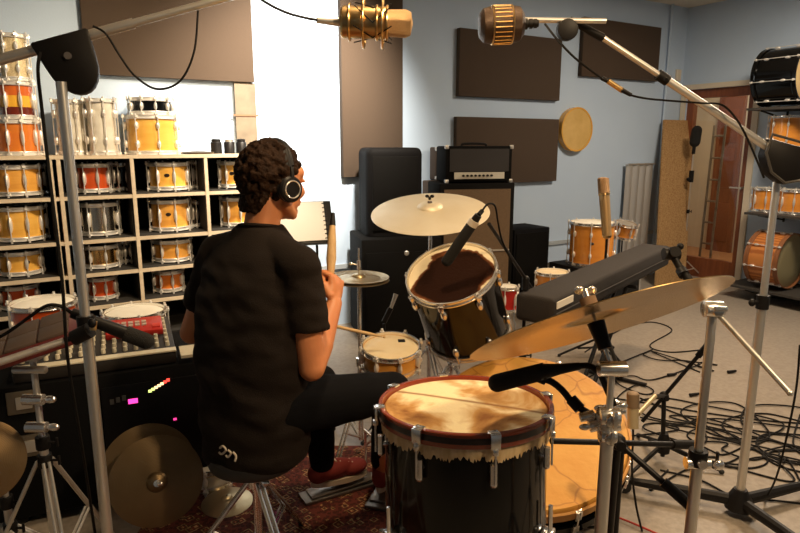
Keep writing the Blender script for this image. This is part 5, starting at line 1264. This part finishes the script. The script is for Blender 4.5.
# sticks
Rr = Matrix(); 
gp = wrR+hdR.normalized()*.088+(-rt_)*.026
tipR = A(333, 213, 2.12); bt = gp-(tipR-gp).normalized()*.10
g = thing('rod_bundle', 'tan rod bundle stick with a black end raised in the right hand', 'drumstick', gp)
b = MB(); d_ = tipR-bt; b.cyl(bt, bt+d_*.30, .0075, .008, 14); b.tube([bt+d_*.30, bt+d_*.5, bt+d_*.72, bt+d_*.86], [.010, .017, .014, .010], 14); b.build('rods', mat('pale_ash_wood', (.62, .42, .2), .6, col2=(.48, .3, .13), scale=40, stretch=(3, 3, .3)), g)
b = MB(); b.tube([bt+d_*.86, bt+d_*.93, bt+d_], [.011, .009, .0065], 14); b.build('end_band', blackm, g, label='black banded end')
gl = wrL+hdL.normalized()*.085+nL.normalized()*.026
tipL = A(384, 337, 2.55)
g = thing('drumstick', 'pale wooden drumstick held low over the small snare', 'drumstick', gl)
b = MB(); d_ = (tipL-gl); b.cyl(gl-d_.normalized()*.10, tipL-d_*.12, .0075, .0068, 14); b.cyl(tipL-d_*.12, tipL-d_.normalized()*.008, .0065, .0032, 12); b.build('shaft', MATS['pale_ash_wood'], g)
b = MB(); b.ell(tipL, (.006, .006, .005), n=10); b.build('tip', MATS['pale_ash_wood'], g)
# throne
g = thing('drum_throne', 'round black drum throne with chrome legs under the drummer', 'stool', (pel.x, pel.y-.02, 0))
tripod(g, .022, .34, .27, chrome, rot=-.9, double=True, tr=.007)
b = MB(); b.cyl((pel.x, pel.y-.02, .08), (pel.x, pel.y-.02, .406), .014); b.build('column', chrome, g)
b = MB(); b.cyl((pel.x, pel.y-.02, .32), (pel.x, pel.y-.02, .36), .026); b.ell((pel.x+.035, pel.y-.04, .34), (.016, .008, .012)); b.build('collar', chrome, g)
b = MB(); b.lathe([(0, .405), (.13, .405), (.145, .415), (.150, .43), (.145, .450), (.12, .458), (0, .458)], 40, c=(pel.x, pel.y-.02, 0)); b.build('seat', mat('black_seat_vinyl', (.012, .011, .011), .5), g)
dsteel = mat('worn_dark_steel', (.22, .2, .18), .4, .8)
def pedal(label, toe, heel, ht=.06):
    g = thing('foot_pedal', label, 'pedal', (toe.x, toe.y, 0)); d_ = (toe-heel); d_.z = 0; L_ = d_.length; d_.normalize(); sd = V((d_.y, -d_.x, 0)); R = Matrix((d_, -sd, V((0, 0, 1)))).transposed()
    b = MB(); b.box(V((heel.x, heel.y, .018))+d_*L_/2, (L_+.06, .09, .012), R); b.build('base_plate', dsteel, g, bevel=.002)
    b = MB(); tl = math.atan2(.03, L_); b.box(V((heel.x, heel.y, .034))+d_*L_/2, (L_, .075, .008), R @ Matrix.Rotation(-tl*.3, 3, 'Y')); b.build('foot_board', dsteel, g, bevel=.002)
    for k in (-1, 1):
        b = MB(); b.cyl(V((toe.x, toe.y, .02))+sd*k*.05, V((toe.x, toe.y, .22))+sd*k*.05, .006); b.build('post', chrome, g)
    b = MB(); b.cyl(V((toe.x, toe.y, .22))-sd*.055, V((toe.x, toe.y, .22))+sd*.055, .006); b.build('axle', chrome, g)
dl = V((.80, .45, 0)).normalized(); dr_ = V((.3, .95, 0)).normalized()
for o in [o for o in bpy.data.objects if o.name.startswith('shoe') and o.parent is man]: o.location.z += .040
pedal('chrome foot pedal under the drummer\'s left shoe', V((anL.x, anL.y, 0))+dl*.22, V((anL.x, anL.y, 0))-dl*.06)
pedal('chrome foot pedal under the drummer\'s right shoe', V((anR.x, anR.y, 0))+dr_*.22, V((anR.x, anR.y, 0))-dr_*.06)
# ================================================================== lights
def spot(name, loc, target, power, col, size=60, blend=.8, rad=.08):
    l = bpy.data.lights.new(name, 'SPOT'); l.energy = power; l.color = col; l.spot_size = math.radians(size); l.spot_blend = blend; l.shadow_soft_size = rad
    o = bpy.data.objects.new(name, l); C.objects.link(o); o.location = loc; o.rotation_euler = (V(target)-V(loc)).to_track_quat('-Z', 'Y').to_euler(); return o
def area(name, loc, target, power, col, sx, sy=None):
    l = bpy.data.lights.new(name, 'AREA'); l.energy = power; l.color = col; l.size = sx; l.shape = 'RECTANGLE'; l.size_y = sy or sx
    o = bpy.data.objects.new(name, l); C.objects.link(o); o.location = loc; o.rotation_euler = (V(target)-V(loc)).to_track_quat('-Z', 'Y').to_euler(); return o
warm = (1, .72, .42)
wt = WT(292, 120, 0)
spot('wall_spotlight', W(4.3, 1.3, 2.72), wt, 760, (1, .88, .72), 80, 1., .08)
spot('shelf_spotlight', W(4.9, 2.1, 2.72), WT(95, 225, 0), 300, (1, .80, .55), 75, .9, .10)
spot('kit_spotlight', (.15, 1.75, 2.74), (.15, 2.0, .5), 115, warm, 110, .8, .10)
spot('floor_spotlight', (1.7, 3.6, 2.72), (1.6, 3.2, 0), 175, (1, .70, .42), 120, 1., .15)
spot('camera_side_spotlight', (1.5, .3, 2.7), (.1, 2.2, .5), 230, warm, 90, .8, .12)
area('ceiling_lamp', W(1.6, 2.2, 2.76), W(1.6, 2.2, 0), 75, (1, .82, .62), .6)
area('hallway_lamp', W(-.9, .2, 2.55), W(-.9, .2, 0), 17, (1, .82, .58), .5)
w = bpy.data.worlds.new('world'); sc.world = w; w.use_nodes = True; w.node_tree.nodes['Background'].inputs[0].default_value = (.5, .55, .65, 1); w.node_tree.nodes['Background'].inputs[1].default_value = .025
sc.view_settings.view_transform = 'Standard'; sc.view_settings.look = 'None'; sc.view_settings.gamma = 1; sc.view_settings.use_curve_mapping = False
sc.view_settings.exposure = 0.0
# repeats of one kind share a group
for o in bpy.data.objects:
    if o.parent is not None or 'label' not in o: continue
    l = o['label']
    if ' row, ' in l: o['group'] = 'drums in the cubby shelf'
    elif o['category'] == 'acoustic panel': o['group'] = 'acoustic panels on the back wall'
    elif o['category'] == 'cable': o['group'] = 'loose cables'
    elif o['category'] == 'plug': o['group'] = 'cable plugs on the floor'
    elif 'orange tom drum on the lowest' in l: o['group'] = 'orange toms on the lowest wall shelf'
    elif 'white pearl tom' in l or 'stack of three' in l or 'yellow maple tom drum on top' in l: o['group'] = 'drums on top of the cubby shelf'
    elif o['category'] == 'microphone stand': o['group'] = 'microphone stands around the kit'
    elif o['category'] == 'shelf' and 'dark' in l: o['group'] = 'dark shelves on the right wall'
    elif o['category'] == 'pedal': o['group'] = 'foot pedals'
